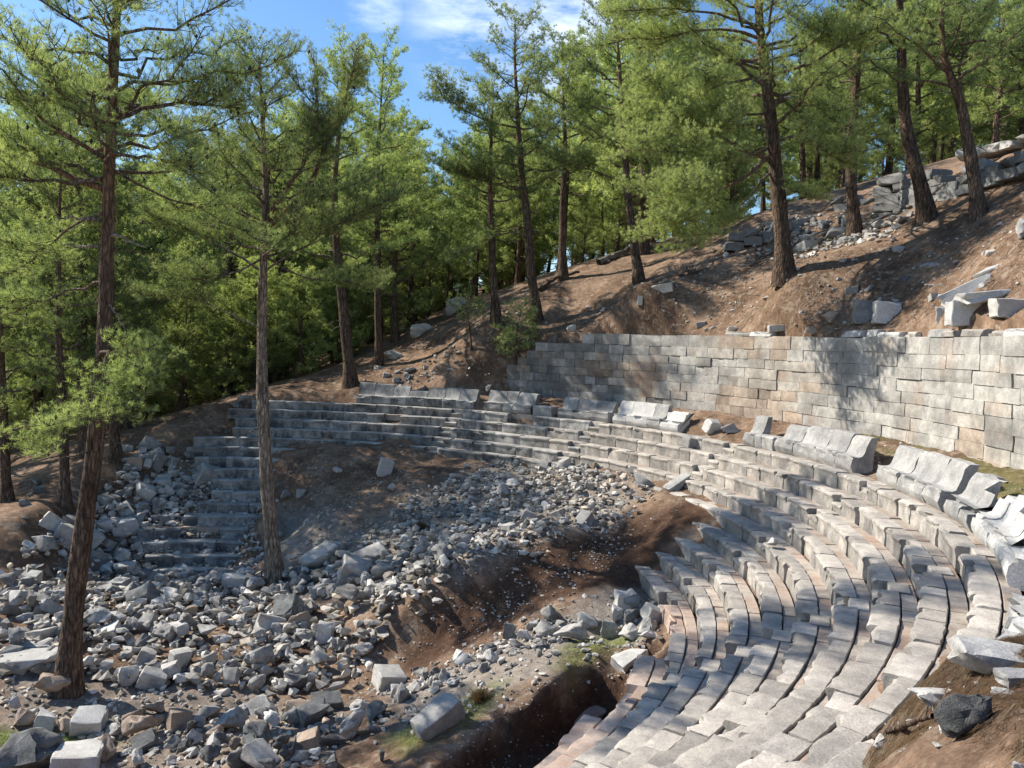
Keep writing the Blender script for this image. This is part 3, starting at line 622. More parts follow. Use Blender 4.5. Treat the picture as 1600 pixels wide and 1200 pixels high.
while t < 31:
    L = rw.uniform(0.5, 1.2); t1 = t + math.degrees(L / RW)
    if t < 17 or 24.5 < t < 30.5:
        hh = rw.uniform(0.75, 1.15)
        o = sweep_block('coping_block', [(p + rw.uniform(-0.01, 0.02), q * hh, w) for p, q, w in COPP], RW - rw.choice([0.0, 0.03, 0.07, -0.1]), t + 0.03, t1 - 0.03, WTOP + 0.002, M[rw.choice(['seat', 'seat', 'white', 'bench'])], wall_root, seg=0.2, chip=0.13, seed=rw.uniform(0, 99), rough=0.02)
    t = t1 + (rw.choice([0, 0, 0.4, 1.6]))
# ---------------------------------------------------------------- stones
def hull_mesh(name, seed, n=14, kind='ang'):
    rs = random.Random(seed); bm = bmesh.new()
    if kind == 'block':
        for sx in (-1, 1):
            for sy in (-1, 1):
                for sz in (-1, 1): bm.verts.new((sx * 0.5 * rs.uniform(0.86, 1.0), sy * 0.5 * rs.uniform(0.86, 1.0), sz * 0.5 * rs.uniform(0.88, 1.0)))
        if rs.random() < 0.6:      # a broken corner
            v = list(bm.verts)[rs.randrange(8)]; v.co *= rs.uniform(0.45, 0.75)
    else:
        for i in range(n):
            v = Vector((rs.gauss(0, 1), rs.gauss(0, 1), rs.gauss(0, 1))).normalized() * (0.5 * rs.uniform(0.8, 1.0))
            if kind == 'ang': v = Vector([max(-0.40, min(0.40, c * 1.25)) for c in v])
            bm.verts.new(v)
    r = bmesh.ops.convex_hull(bm, input=bm.verts)
    bmesh.ops.delete(bm, geom=[g for g in r['geom_interior'] if isinstance(g, bmesh.types.BMVert)], context='VERTS')
    bmesh.ops.dissolve_limit(bm, angle_limit=rad(8), verts=bm.verts, edges=bm.edges)
    bmesh.ops.bevel(bm, geom=list(bm.edges), offset={'block': 0.035, 'ang': 0.04, 'rnd': 0.10}[kind], segments=2 if kind == 'rnd' else 1, affect='EDGES', profile=0.6, clamp_overlap=True)
    bmesh.ops.triangulate(bm, faces=bm.faces)
    bmesh.ops.subdivide_edges(bm, edges=[e for e in bm.edges if e.calc_length() > 0.16], cuts=2, use_grid_fill=True)
    bmesh.ops.triangulate(bm, faces=bm.faces)
    off = seed * 3.7
    for v in bm.verts:
        p = v.co; a = mnoise.noise(p * 3.2 + Vector((off, 0, 0))); b = mnoise.noise(p * 9 + Vector((0, off, 0)))
        c_ = max(0.0, mnoise.noise(p * 5.5 + Vector((off, off, 0))) - 0.12)
        v.co += p.normalized() * (a * 0.06 + b * 0.028 - c_ * 0.22) * (1.4 if kind == 'rnd' else 1.0)
    bmesh.ops.recalc_face_normals(bm, faces=bm.faces)
    me = bpy.data.meshes.new(name); bm.to_mesh(me); bm.free(); smooth_mesh(me, 32 if kind != 'rnd' else 60)
    me.materials.append(M['rubble']); return me
ARCH = {k: [hull_mesh('stone', s * 11 + hash(len(k)) % 7 + i, 10 + s % 6, k) for s in range(nn)] for i, (k, nn) in enumerate((('block', 10), ('ang', 14), ('rnd', 10)))}
def put_stone(name, P, dims, kind, mat, label=None, cat=None, group=None, rz=None, tilt=(0, 0), sink=0.25, rs=random):
    q = dims[0] * 0.34; hh = height(np.array([P[0], P[0] + q, P[0] - q, P[0], P[0]]), np.array([P[1], P[1], P[1], P[1] + q, P[1] - q])); drop_ = min(0.3 * dims[2], max(0.0, float(hh[0] - hh.min())) * 0.45)
    P = (P[0], P[1], P[2] - drop_)
    me = rs.choice(ARCH[kind]); o = bpy.data.objects.new(name, me); COL.objects.link(o)
    o.material_slots[0].link = 'OBJECT'; o.material_slots[0].material = M[mat]
    o.scale = dims; o.rotation_euler = (tilt[0], tilt[1], rs.uniform(0, 6.28) if rz is None else rz)
    o.location = (P[0], P[1], P[2] + dims[2] * (0.5 - sink)); tag(o, label, cat, group); return o

# stones one can pick out: px, py of the foot, width px, height/width, depth/width, kind, material, label, turn, tilt, name
NAMED = [
 (608, 1072, 40, 0.72, 0.9, 'block', 'pale', 'squarish pale block with a pinkish shaded side sitting on top of the stony ridge', 0.5, (0.2, 0.15), 'cut_block'),
 (684, 1138, 74, 0.5, 0.5, 'block', 'bench', 'long cracked grey block tilted on the grassy ridge above the pit', 0.6, (0.15, -0.45), 'cut_block'),
 (548, 1148, 62, 0.7, 0.7, 'rnd', 'rubble', 'big pale rounded boulder with a split side at the lower end of the ridge', 0.4, (0.1, -0.2), 'boulder'),
 (362, 1140, 62, 0.62, 0.7, 'rnd', 'bench', 'smooth grey egg shaped boulder in the front row of stones', 0.7, (0.1, -0.5), 'boulder'),
 (30, 1215, 112, 0.62, 0.8, 'rnd', 'weathered', 'huge dark weathered boulder at the bottom left corner', 0.2, (0, 0), 'boulder'),
 (122, 1205, 62, 0.62, 0.9, 'block', 'pale', 'cream cut block with a carved panel in its sunlit face, bottom left', 0.25, (0.0, 0.08), 'cut_block'),
 (140, 1142, 42, 0.75, 0.9, 'block', 'white', 'white pitted square block in the front row of stones by the grass', 0.2, (0.3, 0.1), 'cut_block'),
 (72, 1136, 26, 1.0, 0.7, 'block', 'white', 'small white fluted fragment standing left of the pitted square block', 0.2, (0.1, 0.25), 'cut_block'),
 (217, 1150, 52, 0.62, 0.7, 'rnd', 'brown', 'pinkish brown boulder with a lumpy top in the front row', 0.2, (0, 0.1), 'boulder'),
 (243, 1116, 38, 0.62, 0.7, 'rnd', 'brown', 'brown boulder with one flat white face below the heap', 0.9, (0, 0.1), 'boulder'),
 (281, 1138, 30, 1.1, 0.9, 'block', 'brown', 'upright tan block with ridged sides in the front row', 0.6, (0.0, 0.1), 'cut_block'),
 (36, 1135, 36, 0.75, 0.8, 'rnd', 'brown', 'round brown boulder at the left edge of the front row', 0.9, (0, 0), 'boulder'),
 (22, 1110, 20, 1.2, 0.5, 'rnd', 'white', 'small white disc shaped stone leaning at the left edge', 0.3, (0, 0.2), 'boulder'),
 (500, 882, 52, 0.5, 0.55, 'block', 'pale', 'long sunlit pale block lying across the top of the heap right of the slender pine', 0.8, (0.1, -0.35), 'cut_block'),
 (572, 882, 60, 0.4, 0.5, 'block', 'rubble', 'long dark grey block tilted beside the sunlit pale one', 0.5, (0.3, -0.3), 'cut_block'),
 (555, 905, 46, 0.75, 0.8, 'block', 'rubble', 'squarish grey block in front of the long dark one', 0.3, (0.3, 0.3), 'cut_block'),
 (602, 741, 21, 1.35, 0.6, 'block', 'white', 'cracked pale block standing alone on the brown soil below the rows', 0.4, (0.1, 0.25), 'cut_block'),
 (610, 765, 15, 0.9, 0.5, 'ang', 'pale', 'pale chip lying just below the lone standing block', 0.4, (0.1, 0.25), 'rock'),
 (527, 735, 22, 0.4, 0.6, 'ang', 'pale', 'pale curved chip on the brown soil left of the lone block', 0.4, (0.1, 0.25), 'rock'),
 (262, 780, 21, 1.35, 0.6, 'rnd', 'white', 'white rounded slab standing upright in the sun left of the far rows', 0.1, (0.05, 0.05), 'cut_block'),
 (225, 778, 27, 0.9, 0.9, 'block', 'pale', 'pale sunlit block tipped on edge left of the white upright slab', 0.7, (0.4, 0.4), 'cut_block'),
 (106, 848, 46, 0.85, 0.6, 'block', 'rubble', 'large dark slab propped up behind the big leaning pine', 0.7, (0.1, 0.5), 'cut_block'),
 (82, 826, 40, 0.75, 0.25, 'block', 'pale', 'thin pale slab leaning on the large dark slab', 0.7, (0.1, 0.7), 'cut_block'),
 (195, 828, 36, 0.7, 0.8, 'block', 'white', 'bright white block with a flat top right of the leaning pine', 0.5, (0.2, -0.2), 'cut_block'),
 (193, 775, 36, 0.6, 0.5, 'ang', 'rubble', 'dark angular slab at the top of the left heap', 0.5, (0.2, -0.3), 'cut_block'),
 (197, 752, 25, 0.6, 0.6, 'rnd', 'rubble', 'oval stone resting on the highest slab of the left heap', 0.5, (0.0, -0.5), 'boulder'),
 (325, 752, 34, 0.85, 0.8, 'block', 'bench', 'grey block balanced on its corner over the far rows', 0.8, (0.5, 0.4), 'cut_block'),
 (361, 730, 36, 0.7, 0.7, 'ang', 'bench', 'broad grey boulder lying on the far rows left of the slender pine', 0.3, (0.1, -0.1), 'boulder'),
 (247, 735, 18, 1.7, 0.5, 'block', 'rubble', 'tall grey slab leaning left of the far rows', 0.5, (0.0, 0.5), 'cut_block'),
 (170, 672 + 40, 20, 0.9, 0.9, 'block', 'brown', 'brown block on the soil beside the dark trunk at the left', 0.5, (0.0, 0.1), 'cut_block'),
 (212, 727, 22, 0.8, 0.9, 'block', 'brown', 'brown square block at the corner of the litter slope', 0.2, (0.0, 0.0), 'cut_block'),
 (448, 781, 22, 0.95, 0.9, 'ang', 'bench', 'angular pale stone right beside the slender pine trunk', 0.5, (0.2, 0.3), 'rock'),
 (470, 776, 13, 1.1, 0.9, 'block', 'pale', 'small square pale stone beside the angular one near the pine', 0.5, (0.0, 0.1), 'rock'),
 (1006, 757, 50, 0.45, 0.5, 'ang', 'bench', 'triangular grey slab lying below the end of the far rows', 0.1, (0.3, 0.1), 'cut_block'),
 (1060, 762, 46, 0.34, 0.45, 'block', 'bench', 'long slab tipped off the end of a seating row, propped on one end', 0.35, (0.1, -0.5), 'cut_block'),
 (1112, 672, 21, 1.0, 0.9, 'block', 'white', 'pale cube tilted against the soil in the gap between the benches', 0.4, (0.35, 0.25), 'cut_block'),
 (1141, 676, 32, 0.6, 0.8, 'rnd', 'rubble', 'dark rounded stone with a broken end in the gap between the benches', 0.1, (0.1, 0.1), 'boulder'),
 (1087, 697, 37, 0.5, 0.8, 'block', 'bench', 'fallen grey seat block on the rows below the gap in the benches', 0.2, (0.15, 0.1), 'cut_block'),
 (1104, 697, 14, 0.5, 0.8, 'ang', 'white', 'small white chip under the fallen seat block', 0.2, (0.15, 0.1), 'rock'),
 (1104, 1022, 24, 0.6, 0.8, 'ang', 'pale', 'small lumpy stone left on an end seat of the lower rows', 0.5, (0.1, 0.1), 'rock'),
 (984, 1030, 50, 0.42, 0.6, 'block', 'pale', 'pale slab hanging over the edge of the dark pit', 0.6, (0.2, -0.35), 'cut_block'),
 (918, 1120, 62, 0.3, 0.6, 'ang', 'brown', 'pointed brown slab lying inside the dark pit', 0.5, (0.3, -0.3), 'cut_block'),
 (996, 1098, 15, 1.2, 0.7, 'block', 'white', 'little banded white stone at the edge of the reddish foundations', 0.5, (0.2, 0.3), 'rock'),
 (1027, 967, 40, 0.55, 0.7, 'block', 'pale', 'cream block at the upper end of the ridge touching the rows', 0.3, (0.2, 0.35), 'cut_block'),
 (976, 905 + 40, 30, 0.8, 0.8, 'block', 'pale', 'cream block standing on the ridge among grey boulders', 0.2, (0.1, 0.1), 'cut_block'),
 (960, 966, 30, 0.85, 0.8, 'ang', 'white', 'pointed white block among the boulders of the ridge', 0.5, (0.1, 0.4), 'rock'),
 (895, 1002, 66, 0.55, 0.6, 'rnd', 'rubble', 'big grey boulder with a worn top in the middle of the ridge', 0.5, (0.1, -0.2), 'boulder'),
 (945, 1000, 44, 0.7, 0.7, 'rnd', 'rubble', 'grey boulder behind the mossy edge of the pit', 0.1, (0.1, 0.2), 'boulder'),
 (790, 1004, 34, 0.9, 0.7, 'rnd', 'weathered', 'dark knobbly boulder standing highest in the middle of the ridge', 0.1, (0.1, 0.2), 'boulder'),
 (985, 945, 42, 0.6, 0.7, 'rnd', 'bench', 'pale grey boulder beside the row ends', 0.1, (0.1, 0.2), 'boulder'),
 (1012, 1000, 30, 0.6, 0.7, 'rnd', 'rubble', 'small dark boulder on the mossy edge by the reddish seats', 0.1, (0.1, 0.2), 'boulder'),
 (508, 1000, 24, 1.2, 0.7, 'block', 'white', 'white rounded block set upright over the trench below the heap', 0.1, (0.1, 0.15), 'cut_block'),
 (472, 985, 38, 0.9, 0.9, 'rnd', 'brown', 'grey brown boulder stood on end in the lower heap', 0.3, (0.1, 0.25), 'boulder'),
 (365, 922, 34, 0.75, 0.6, 'block', 'pale', 'flat faced pale block left of the foot of the slender pine', 0.15, (0.1, 0.1), 'cut_block'),
 (392, 922, 18, 1.4, 0.9, 'block', 'bench', 'upright grey block touching the foot of the slender pine', 0.15, (0.1, 0.1), 'cut_block'),
 (282, 1045, 27, 1.15, 0.9, 'block', 'pale', 'pale corner block with two clean faces in the lower heap', 0.75, (0.0, 0.05), 'cut_block'),
 (200, 1065, 34, 0.95, 0.9, 'ang', 'rubble', 'round grey boulder at the lower edge of the heap right of the big pine', 0.4, (0.0, 0.0), 'boulder'),
 (238, 1073, 36, 0.75, 0.6, 'block', 'rubble', 'dark slab leaning on the round grey boulder', 0.3, (0.2, 0.4), 'cut_block'),
 (45, 1040, 76, 0.3, 0.6, 'block', 'pale', 'pale moulded cornice fragment lying left of the big pine', 0.1, (0.05, -0.05), 'cut_block'),
 (58, 1017, 50, 0.3, 0.6, 'block', 'bench', 'smaller slab stacked on the pale moulded fragment', 0.1, (0.05, -0.05), 'cut_block'),
 (60, 985 + 18, 62, 0.42, 0.6, 'ang', 'pale', 'long pale wedge shaped block behind the moulded fragment', 0.1, (0.05, -0.2), 'cut_block'),
 (78, 1090, 60, 0.7, 0.6, 'rnd', 'brown', 'brown rounded rock gripped by the roots of the big pine', 0.1, (0.05, -0.2), 'boulder'),
 (1508, 1134, 118, 0.66, 0.7, 'rnd', 'weathered', 'dark pitted boulder resting on brown pine needles close by', 0.1, (0.05, 0.1), 'boulder'),
 (1596, 1062, 70, 0.30, 0.5, 'block', 'bench', 'pale blue blocks edge at the right rim on the needles', 0.1, (0.05, 0.0), 'cut_block'),
 (1572, 1088, 54, 0.25, 0.6, 'ang', 'bench', 'flat grey slab half sunk in needles behind the dark pitted boulder', -0.3, (0.05, 0.1), 'cut_block'),
 (1555, 1040, 120, 0.42, 0.6, 'block', 'bench', 'large broken pale block under the edge of the needle bank by the last row', -0.2, (0.1, 0.1), 'cut_block'),
 (1462, 1092, 100, 0.32, 0.6, 'ang', 'pale', 'pale purplish slab running out from under the needles towards the rows', 0.3, (0.1, 0.1), 'cut_block'),
 (1345, 1168, 64, 0.7, 0.8, 'rnd', 'white', 'big lumpy whitish block ending the row beside the needle bank', 0.3, (0.1, 0.1), 'cut_block'),
 (1262, 1222, 130, 0.4, 0.7, 'rnd', 'bench', 'broad lumpy grey block at the bottom edge left of the needle bank', 0.3, (0.1, 0.1), 'cut_block'),
 (1420, 1132, 44, 0.4, 0.6, 'ang', 'bench', 'pale flat chip at the edge of the needle bank', -0.1, (0.05, 0.1), 'cut_block'),
 (1472, 1143, 17, 0.9, 0.7, 'ang', 'white', 'small white stone in front of the dark pitted boulder', -0.1, (0.05, 0.1), 'rock'),
 (1375, 1165, 30, 0.9, 0.7, 'rnd', 'pale', 'lumpy pale stone beside the fallen branch', -0.1, (0.05, 0.1), 'rock'),
 (1468, 1168, 34, 0.35, 0.6, 'rnd', 'rubble', 'flat brownish stone sunk in the needles under the branch', -0.1, (0.05, 0.1), 'rock'),
 (1590, 1205, 50, 0.4, 0.6, 'rnd', 'white', 'white stone tip at the bottom right corner', -0.1, (0.05, 0.1), 'rock'),
 (1034, 453, 34, 0.42, 0.5, 'block', 'rubble', 'grey squared block on the needle slope right of a leaning trunk', -0.3, (0.1, -0.2), 'cut_block'),
 (1000, 471, 8, 1.8, 0.8, 'block', 'pale', 'small upright white stone alone on the dark needle slope', -0.1, (0.0, 0.1), 'rock'),
 (1451, 420, 40, 0.45, 0.6, 'rnd', 'bench', 'smooth blue grey oval rock on the hillside below the leaning pines', -0.1, (0.0, -0.2), 'boulder'),
 (1415, 438, 22, 0.5, 0.6, 'ang', 'weathered', 'small dark rock just below the smooth oval rock', -0.1, (0.0, -0.1), 'boulder'),
 (1404, 395, 20, 0.8, 0.6, 'ang', 'bench', 'grey rock uphill to the left of the smooth oval rock', -0.1, (0.0, -0.3), 'boulder'),
 (1495, 412, 14, 0.6, 0.6, 'ang', 'bench', 'small dark rock right of the smooth oval rock', -0.1, (0.0, -0.3), 'boulder'),
 (1356, 497, 32, 0.85, 0.5, 'block', 'bench', 'left one of two joined cut slabs behind the wall top', -0.1, (0.0, 0.02), 'cut_block'),
 (1389, 496, 36, 0.72, 0.5, 'block', 'pale', 'right one of two joined cut slabs behind the wall top', -0.1, (0.0, 0.02), 'cut_block'),
 (1300, 500, 34, 0.6, 0.5, 'ang', 'brown', 'brown earth stained block behind the wall left of the joined slabs', -0.1, (0.0, 0.02), 'cut_block'),
 (1215, 514, 30, 0.35, 0.7, 'block', 'pale', 'low pale slab half buried behind the wall', -0.1, (0.0, -0.1), 'cut_block'),
 (1470, 498, 38, 0.62, 0.6, 'rnd', 'white', 'rounded white block, first of the stack behind the wall on the right', -0.1, (0.0, 0.02), 'cut_block'),
 (1508, 494, 38, 0.75, 0.6, 'block', 'white', 'white slanted block in the stack behind the wall', -0.1, (0.0, 0.02), 'cut_block'),
 (1545, 466, 66, 0.22, 0.5, 'block', 'white', 'long white lintel laid across the stack behind the wall', -0.1, (0.0, -0.12), 'cut_block'),
 (1577, 488, 38, 0.6, 0.6, 'block', 'pale', 'cream block with a slot under the long white lintel', -0.1, (0.0, 0.02), 'cut_block'),
 (1512, 455, 60, 0.25, 0.4, 'block', 'white', 'white slab leaning uphill above the stack behind the wall', -0.5, (0.0, -0.5), 'cut_block'),
 (1545, 424, 40, 0.22, 0.5, 'ang', 'white', 'thin white splinter of stone on the slope above the stack', -0.5, (0.0, -0.5), 'cut_block'),
 (1600, 372, 30, 1.3, 0.8, 'rnd', 'rubble', 'grey boulder at the right rim of the hillside', 0, (0, 0), 'boulder'),
 (593, 612, 14, 0.9, 0.7, 'ang', 'pale', 'pale block on the soil behind the far end of the top benches', 0.3, (0.3, 0.2), 'rock'),
 (661, 612, 18, 0.8, 0.7, 'ang', 'rubble', 'dark tilted stone behind the top of the longest bench', 0.3, (0.3, -0.5), 'rock'),
 (765, 612, 15, 1.0, 0.9, 'rnd', 'bench', 'round grey stone behind the second bench from the left', 0.3, (0.0, 0.0), 'rock'),
 (640, 580, 28, 0.35, 0.6, 'rnd', 'rubble', 'flat dark stone up the slope behind the longest bench', 0.0, (0.0, 0.0), 'rock'),
 (1145, 518, 22, 0.6, 0.6, 'ang', 'pale', 'small pale stone on the wall edge left of the coping', 0.0, (0.0, 0.0), 'rock'),
 (1268, 518, 24, 0.6, 0.6, 'ang', 'brown', 'brown stone lying on the wall top beside a gap in the coping', 0.0, (0.0, 0.2), 'rock'),
 (893, 518, 18, 0.7, 0.6, 'ang', 'pale', 'pale chipped stone at the head of the wall near the bush', 0.0, (0.0, -0.4), 'rock'),
 (367, 634, 20, 0.7, 0.7, 'rnd', 'rubble', 'lower boulder stacked at the far left end of the rows', 0.0, (0.0, 0.0), 'boulder'),
 (380, 626, 22, 0.5, 0.7, 'rnd', 'bench', 'slab topped boulder at the far left end behind the slender pine', 0.0, (0.0, -0.2), 'boulder'),
]
FIXED = []
for px, py, wpx, hr, dr, kind, mat, label, turn, tilt, name in NAMED:
    P = hit(px, py); w = wpx / F_PX * P[1] * (1.22 if kind == 'rnd' else 1.08) * (1.3 if px > 1340 and 420 < py < 500 and wpx > 28 else 1.0) * (1.1 if py > 880 and px < 1060 else 1.0)
    put_stone(name, P, (w, w * dr, w * hr), kind, mat, label, {'cut_block': 'stone block', 'boulder': 'boulder', 'rock': 'stone'}[name], None, turn, tilt, 0.12, random.Random(int(px * 7 + py)))
    FIXED.append((P[0], P[1], w * 0.5))
def row_stone(px, py, z, wpx, hr, kind, mat, label, name='rock'):
    P = at_z(px, py, z); w = wpx / F_PX * P[1]; put_stone(name, P, (w, w * 0.9, w * hr), kind, mat, label, 'stone', None, 0.6, (0.1, 0.1), 0.08, random.Random(px))
row_stone(1208, 856, Zk(5), 27, 0.8, 'rnd', 'white', 'round white stone sitting alone on a seat of the middle rows')
row_stone(703, 696, Zk(5), 16, 0.7, 'ang', 'bench', 'grey triangular stone lying on the lowest visible far row')
row_stone(1567, 868, Zk(1), 10, 0.6, 'ang', 'brown', 'small brown stone at the foot of the white bench')

_occ = {}
def far_from(x, y, w, slack=0.62):
    for fx, fy, fw in FIXED:
        if abs(fx - x) < 2 and (fx - x) ** 2 + (fy - y) ** 2 < ((fw + w * 0.5) * slack) ** 2: return False
    cx_, cy_ = int(x), int(y)
    for i in (-1, 0, 1):
        for j in (-1, 0, 1):
            for (a, b, c) in _occ.get((cx_ + i, cy_ + j), ()):
                if (a - x) ** 2 + (b - y) ** 2 < ((c + w) * 0.5 * slack) ** 2: return False
    _occ.setdefault((cx_, cy_), []).append((x, y, w)); return True
ZONES = [  # polygon in the photograph, count, sizes, materials, label, group, kinds, slack, lift
 ([(40, 860), (110, 805), (190, 740), (240, 690), (300, 745), (295, 800), (210, 830), (215, 900), (180, 915), (110, 860)], 60, (0.4, 0.95), ('rubble', 'rubble', 'bench', 'pale'), 'large grey limestone block in the steep heap between the leaning pine and the far rows', 'large blocks of the left heap', ('block', 'ang', 'block'), 0.7, 0.05),
 ([(0, 905), (180, 905), (240, 905), (330, 868), (415, 925), (460, 905), (520, 860), (600, 870), (680, 850), (740, 845), (700, 905), (620, 960), (560, 1050), (440, 1085), (250, 1070), (180, 1000), (150, 1050), (0, 1050)], 182, (0.42, 1.05), ('rubble', 'rubble', 'rubble', 'bench', 'pale', 'weathered'), 'grey limestone rubble stone in the broad heap across the orchestra', 'rubble of the broad heap', ('ang', 'block', 'rnd', 'ang', 'ang', 'rnd'), 0.52, 0.3),
 ([(0, 1110), (120, 1125), (300, 1120), (450, 1105), (560, 1110), (520, 1195), (330, 1198), (150, 1190), (160, 1160), (60, 1150), (0, 1145)], 48, (0.28, 0.8), ('rubble', 'brown', 'rubble', 'weathered', 'pale'), 'grey or brown stone in the front row along the bottom of the heap', 'front row stones', ('rnd', 'ang', 'block'), 0.66, 0.1),
]
rz_ = random.Random(21)
nrub = 0
for poly, cnt, (s0, s1), mats, label, grp, kinds, slack, lift in ZONES:
    wp = wpoly(poly); xs = [p[0] for p in wp]; ys = [p[1] for p in wp]; got = 0; tries = 0
    wl_ = sorted([s0 + (s1 - s0) * rz_.random() ** 1.35 for _ in range(cnt)], reverse=True)
    while got < cnt and tries < 26000:
        tries += 1; x = rz_.uniform(min(xs), max(xs)); y = rz_.uniform(min(ys), max(ys))
        if not in_poly(np.array([x]), np.array([y]), wp)[0]: continue
        w = wl_[got]
        if not far_from(x, y, w, slack): 
            if tries % 400 == 0: wl_[got:] = [v * 0.93 for v in wl_[got:]]
            continue
        k = rz_.choice(kinds); d = (w, w * rz_.uniform(0.5, 0.9), w * rz_.uniform(0.4, 0.75))
        put_stone('rubble_stone', (x, y, hz(x, y) + rz_.random() ** 2 * lift), d, k, rz_.choice(mats), label, 'stone', grp, None, (rz_.gauss(0, 0.35), rz_.gauss(0, 0.35)), 0.15, rz_)
        got += 1; nrub += 1
# dark boulders bottom centre
for i, (px, py, w) in enumerate([(400, 1165, 60), (375, 1200, 56), (330, 1190, 40), (440, 1170, 46), (300, 1165, 40), (420, 1205, 40), (345, 1165, 34), (310, 1140, 34), (270, 1170, 34), (462, 1135, 44), (455, 1190, 50), (520, 1205, 40), (600, 1190, 30)]):
    P = hit(px, py); s = w / F_PX * P[1] * 1.05
    put_stone('boulder', P, (s, s * 0.75, s * 0.85), 'rnd', rz_.choice(['weathered', 'rubble', 'weathered']), 'dark pitted boulder in the cluster at the bottom below the ridge', 'boulder', 'dark boulders at the bottom', None, (rz_.gauss(0, .3), rz_.gauss(0, .3)), 0.1, rz_)
# boulders of the ridge
wp = wpoly([(560, 1110), (640, 1065), (740, 1030), (800, 995), (880, 955), (960, 925), (1035, 945), (1020, 985), (930, 1000), (860, 1010), (800, 1040), (740, 1060), (660, 1090), (590, 1135)])
xs = [p[0] for p in wp]; ys = [p[1] for p in wp]; got = 0; t_ = 0
while got < 46 and t_ < 9000:
    t_ += 1; x = rz_.uniform(min(xs), max(xs)); y = rz_.uniform(min(ys), max(ys)); w = rz_.uniform(0.25, 0.95)
    if in_poly(np.array([x]), np.array([y]), wp)[0] and far_from(x, y, w, 0.6):
        put_stone('ridge_stone', (x, y, hz(x, y)), (w, w * rz_.uniform(.6, .9), w * rz_.uniform(.5, .8)), rz_.choice(['rnd', 'ang', 'rnd']), rz_.choice(['rubble', 'weathered', 'pale', 'rubble']), 'grey stone among those strewn along the ridge between trench and pit', 'stone', 'stones of the ridge', None, (rz_.gauss(0, .3), rz_.gauss(0, .3)), 0.2, rz_); got += 1
# stones of the screes near the far rows
for poly, cnt, sz, mats, lab, grp in (
    ([(700, 800), (750, 735), (890, 728), (960, 760), (1000, 775), (940, 805), (860, 830), (740, 870), (690, 850)], 70, (0.3, 0.8), ('bench', 'rubble', 'pale'), 'pale broken stone in the fine scree below the bright bench', 'bigger stones of the fine scree'),
    ([(430, 760), (560, 770), (640, 830), (560, 860), (450, 880), (430, 830)], 16, (0.25, 0.6), ('rubble', 'pale'), 'grey stone strewn on the bare soil right of the slender pine', 'stones on the bare soil'),
    ([(230, 770), (300, 740), (400, 760), (400, 860), (320, 880), (230, 820)], 36, (0.25, 0.6), ('rubble', 'bench', 'pale'), 'small grey stone lying on the steps of the far broken wing', 'stones on the far wing'),
    ([(1140, 385), (1230, 345), (1330, 345), (1400, 345), (1430, 330), (1400, 372), (1290, 385), (1190, 400)], 60, (0.35, 1.05), ('rubble', 'bench', 'old'), 'grey boulder in the collapsed pile below the old hillside wall', 'collapsed hillside pile'),
    ([(900, 470), (1100, 420), (1300, 400), (1560, 380), (1560, 470), (1400, 500), (1150, 505), (950, 505)], 60, (0.15, 0.55), ('bench', 'rubble', 'pale'), 'small stone scattered on the sunlit litter slope above the wall', 'stones on the litter slope'),
    ([(590, 575), (760, 560), (760, 610), (600, 605)], 18, (0.25, 0.6), ('rubble', 'bench'), 'grey stone in the litter behind the far benches', 'stones behind the far benches'),
    ([(0, 830), (110, 800), (190, 740), (240, 700), (160, 690), (40, 760)], 14, (0.3, 0.8), ('rubble', 'weathered'), 'dark stone on the shaded forest floor at the left', 'stones on the forest floor')):
    wp = wpoly(poly); xs = [p[0] for p in wp]; ys = [p[1] for p in wp]; got = 0; t_ = 0
    while got < cnt and t_ < 6000:
        t_ += 1; x = rz_.uniform(min(xs), max(xs)); y = rz_.uniform(min(ys), max(ys)); w = sz[0] + (sz[1] - sz[0]) * rz_.random() ** 2
        if in_poly(np.array([x]), np.array([y]), wp)[0] and far_from(x, y, w, 0.6):
            put_stone('scree_stone', (x, y, hz(x, y)), (w, w * rz_.uniform(.5, .9), w * rz_.uniform(.4, .75)), rz_.choice(['ang', 'block', 'ang', 'rnd']), rz_.choice(mats), lab, 'stone', grp, None, (rz_.gauss(0, .3), rz_.gauss(0, .3)), 0.22, rz_); got += 1

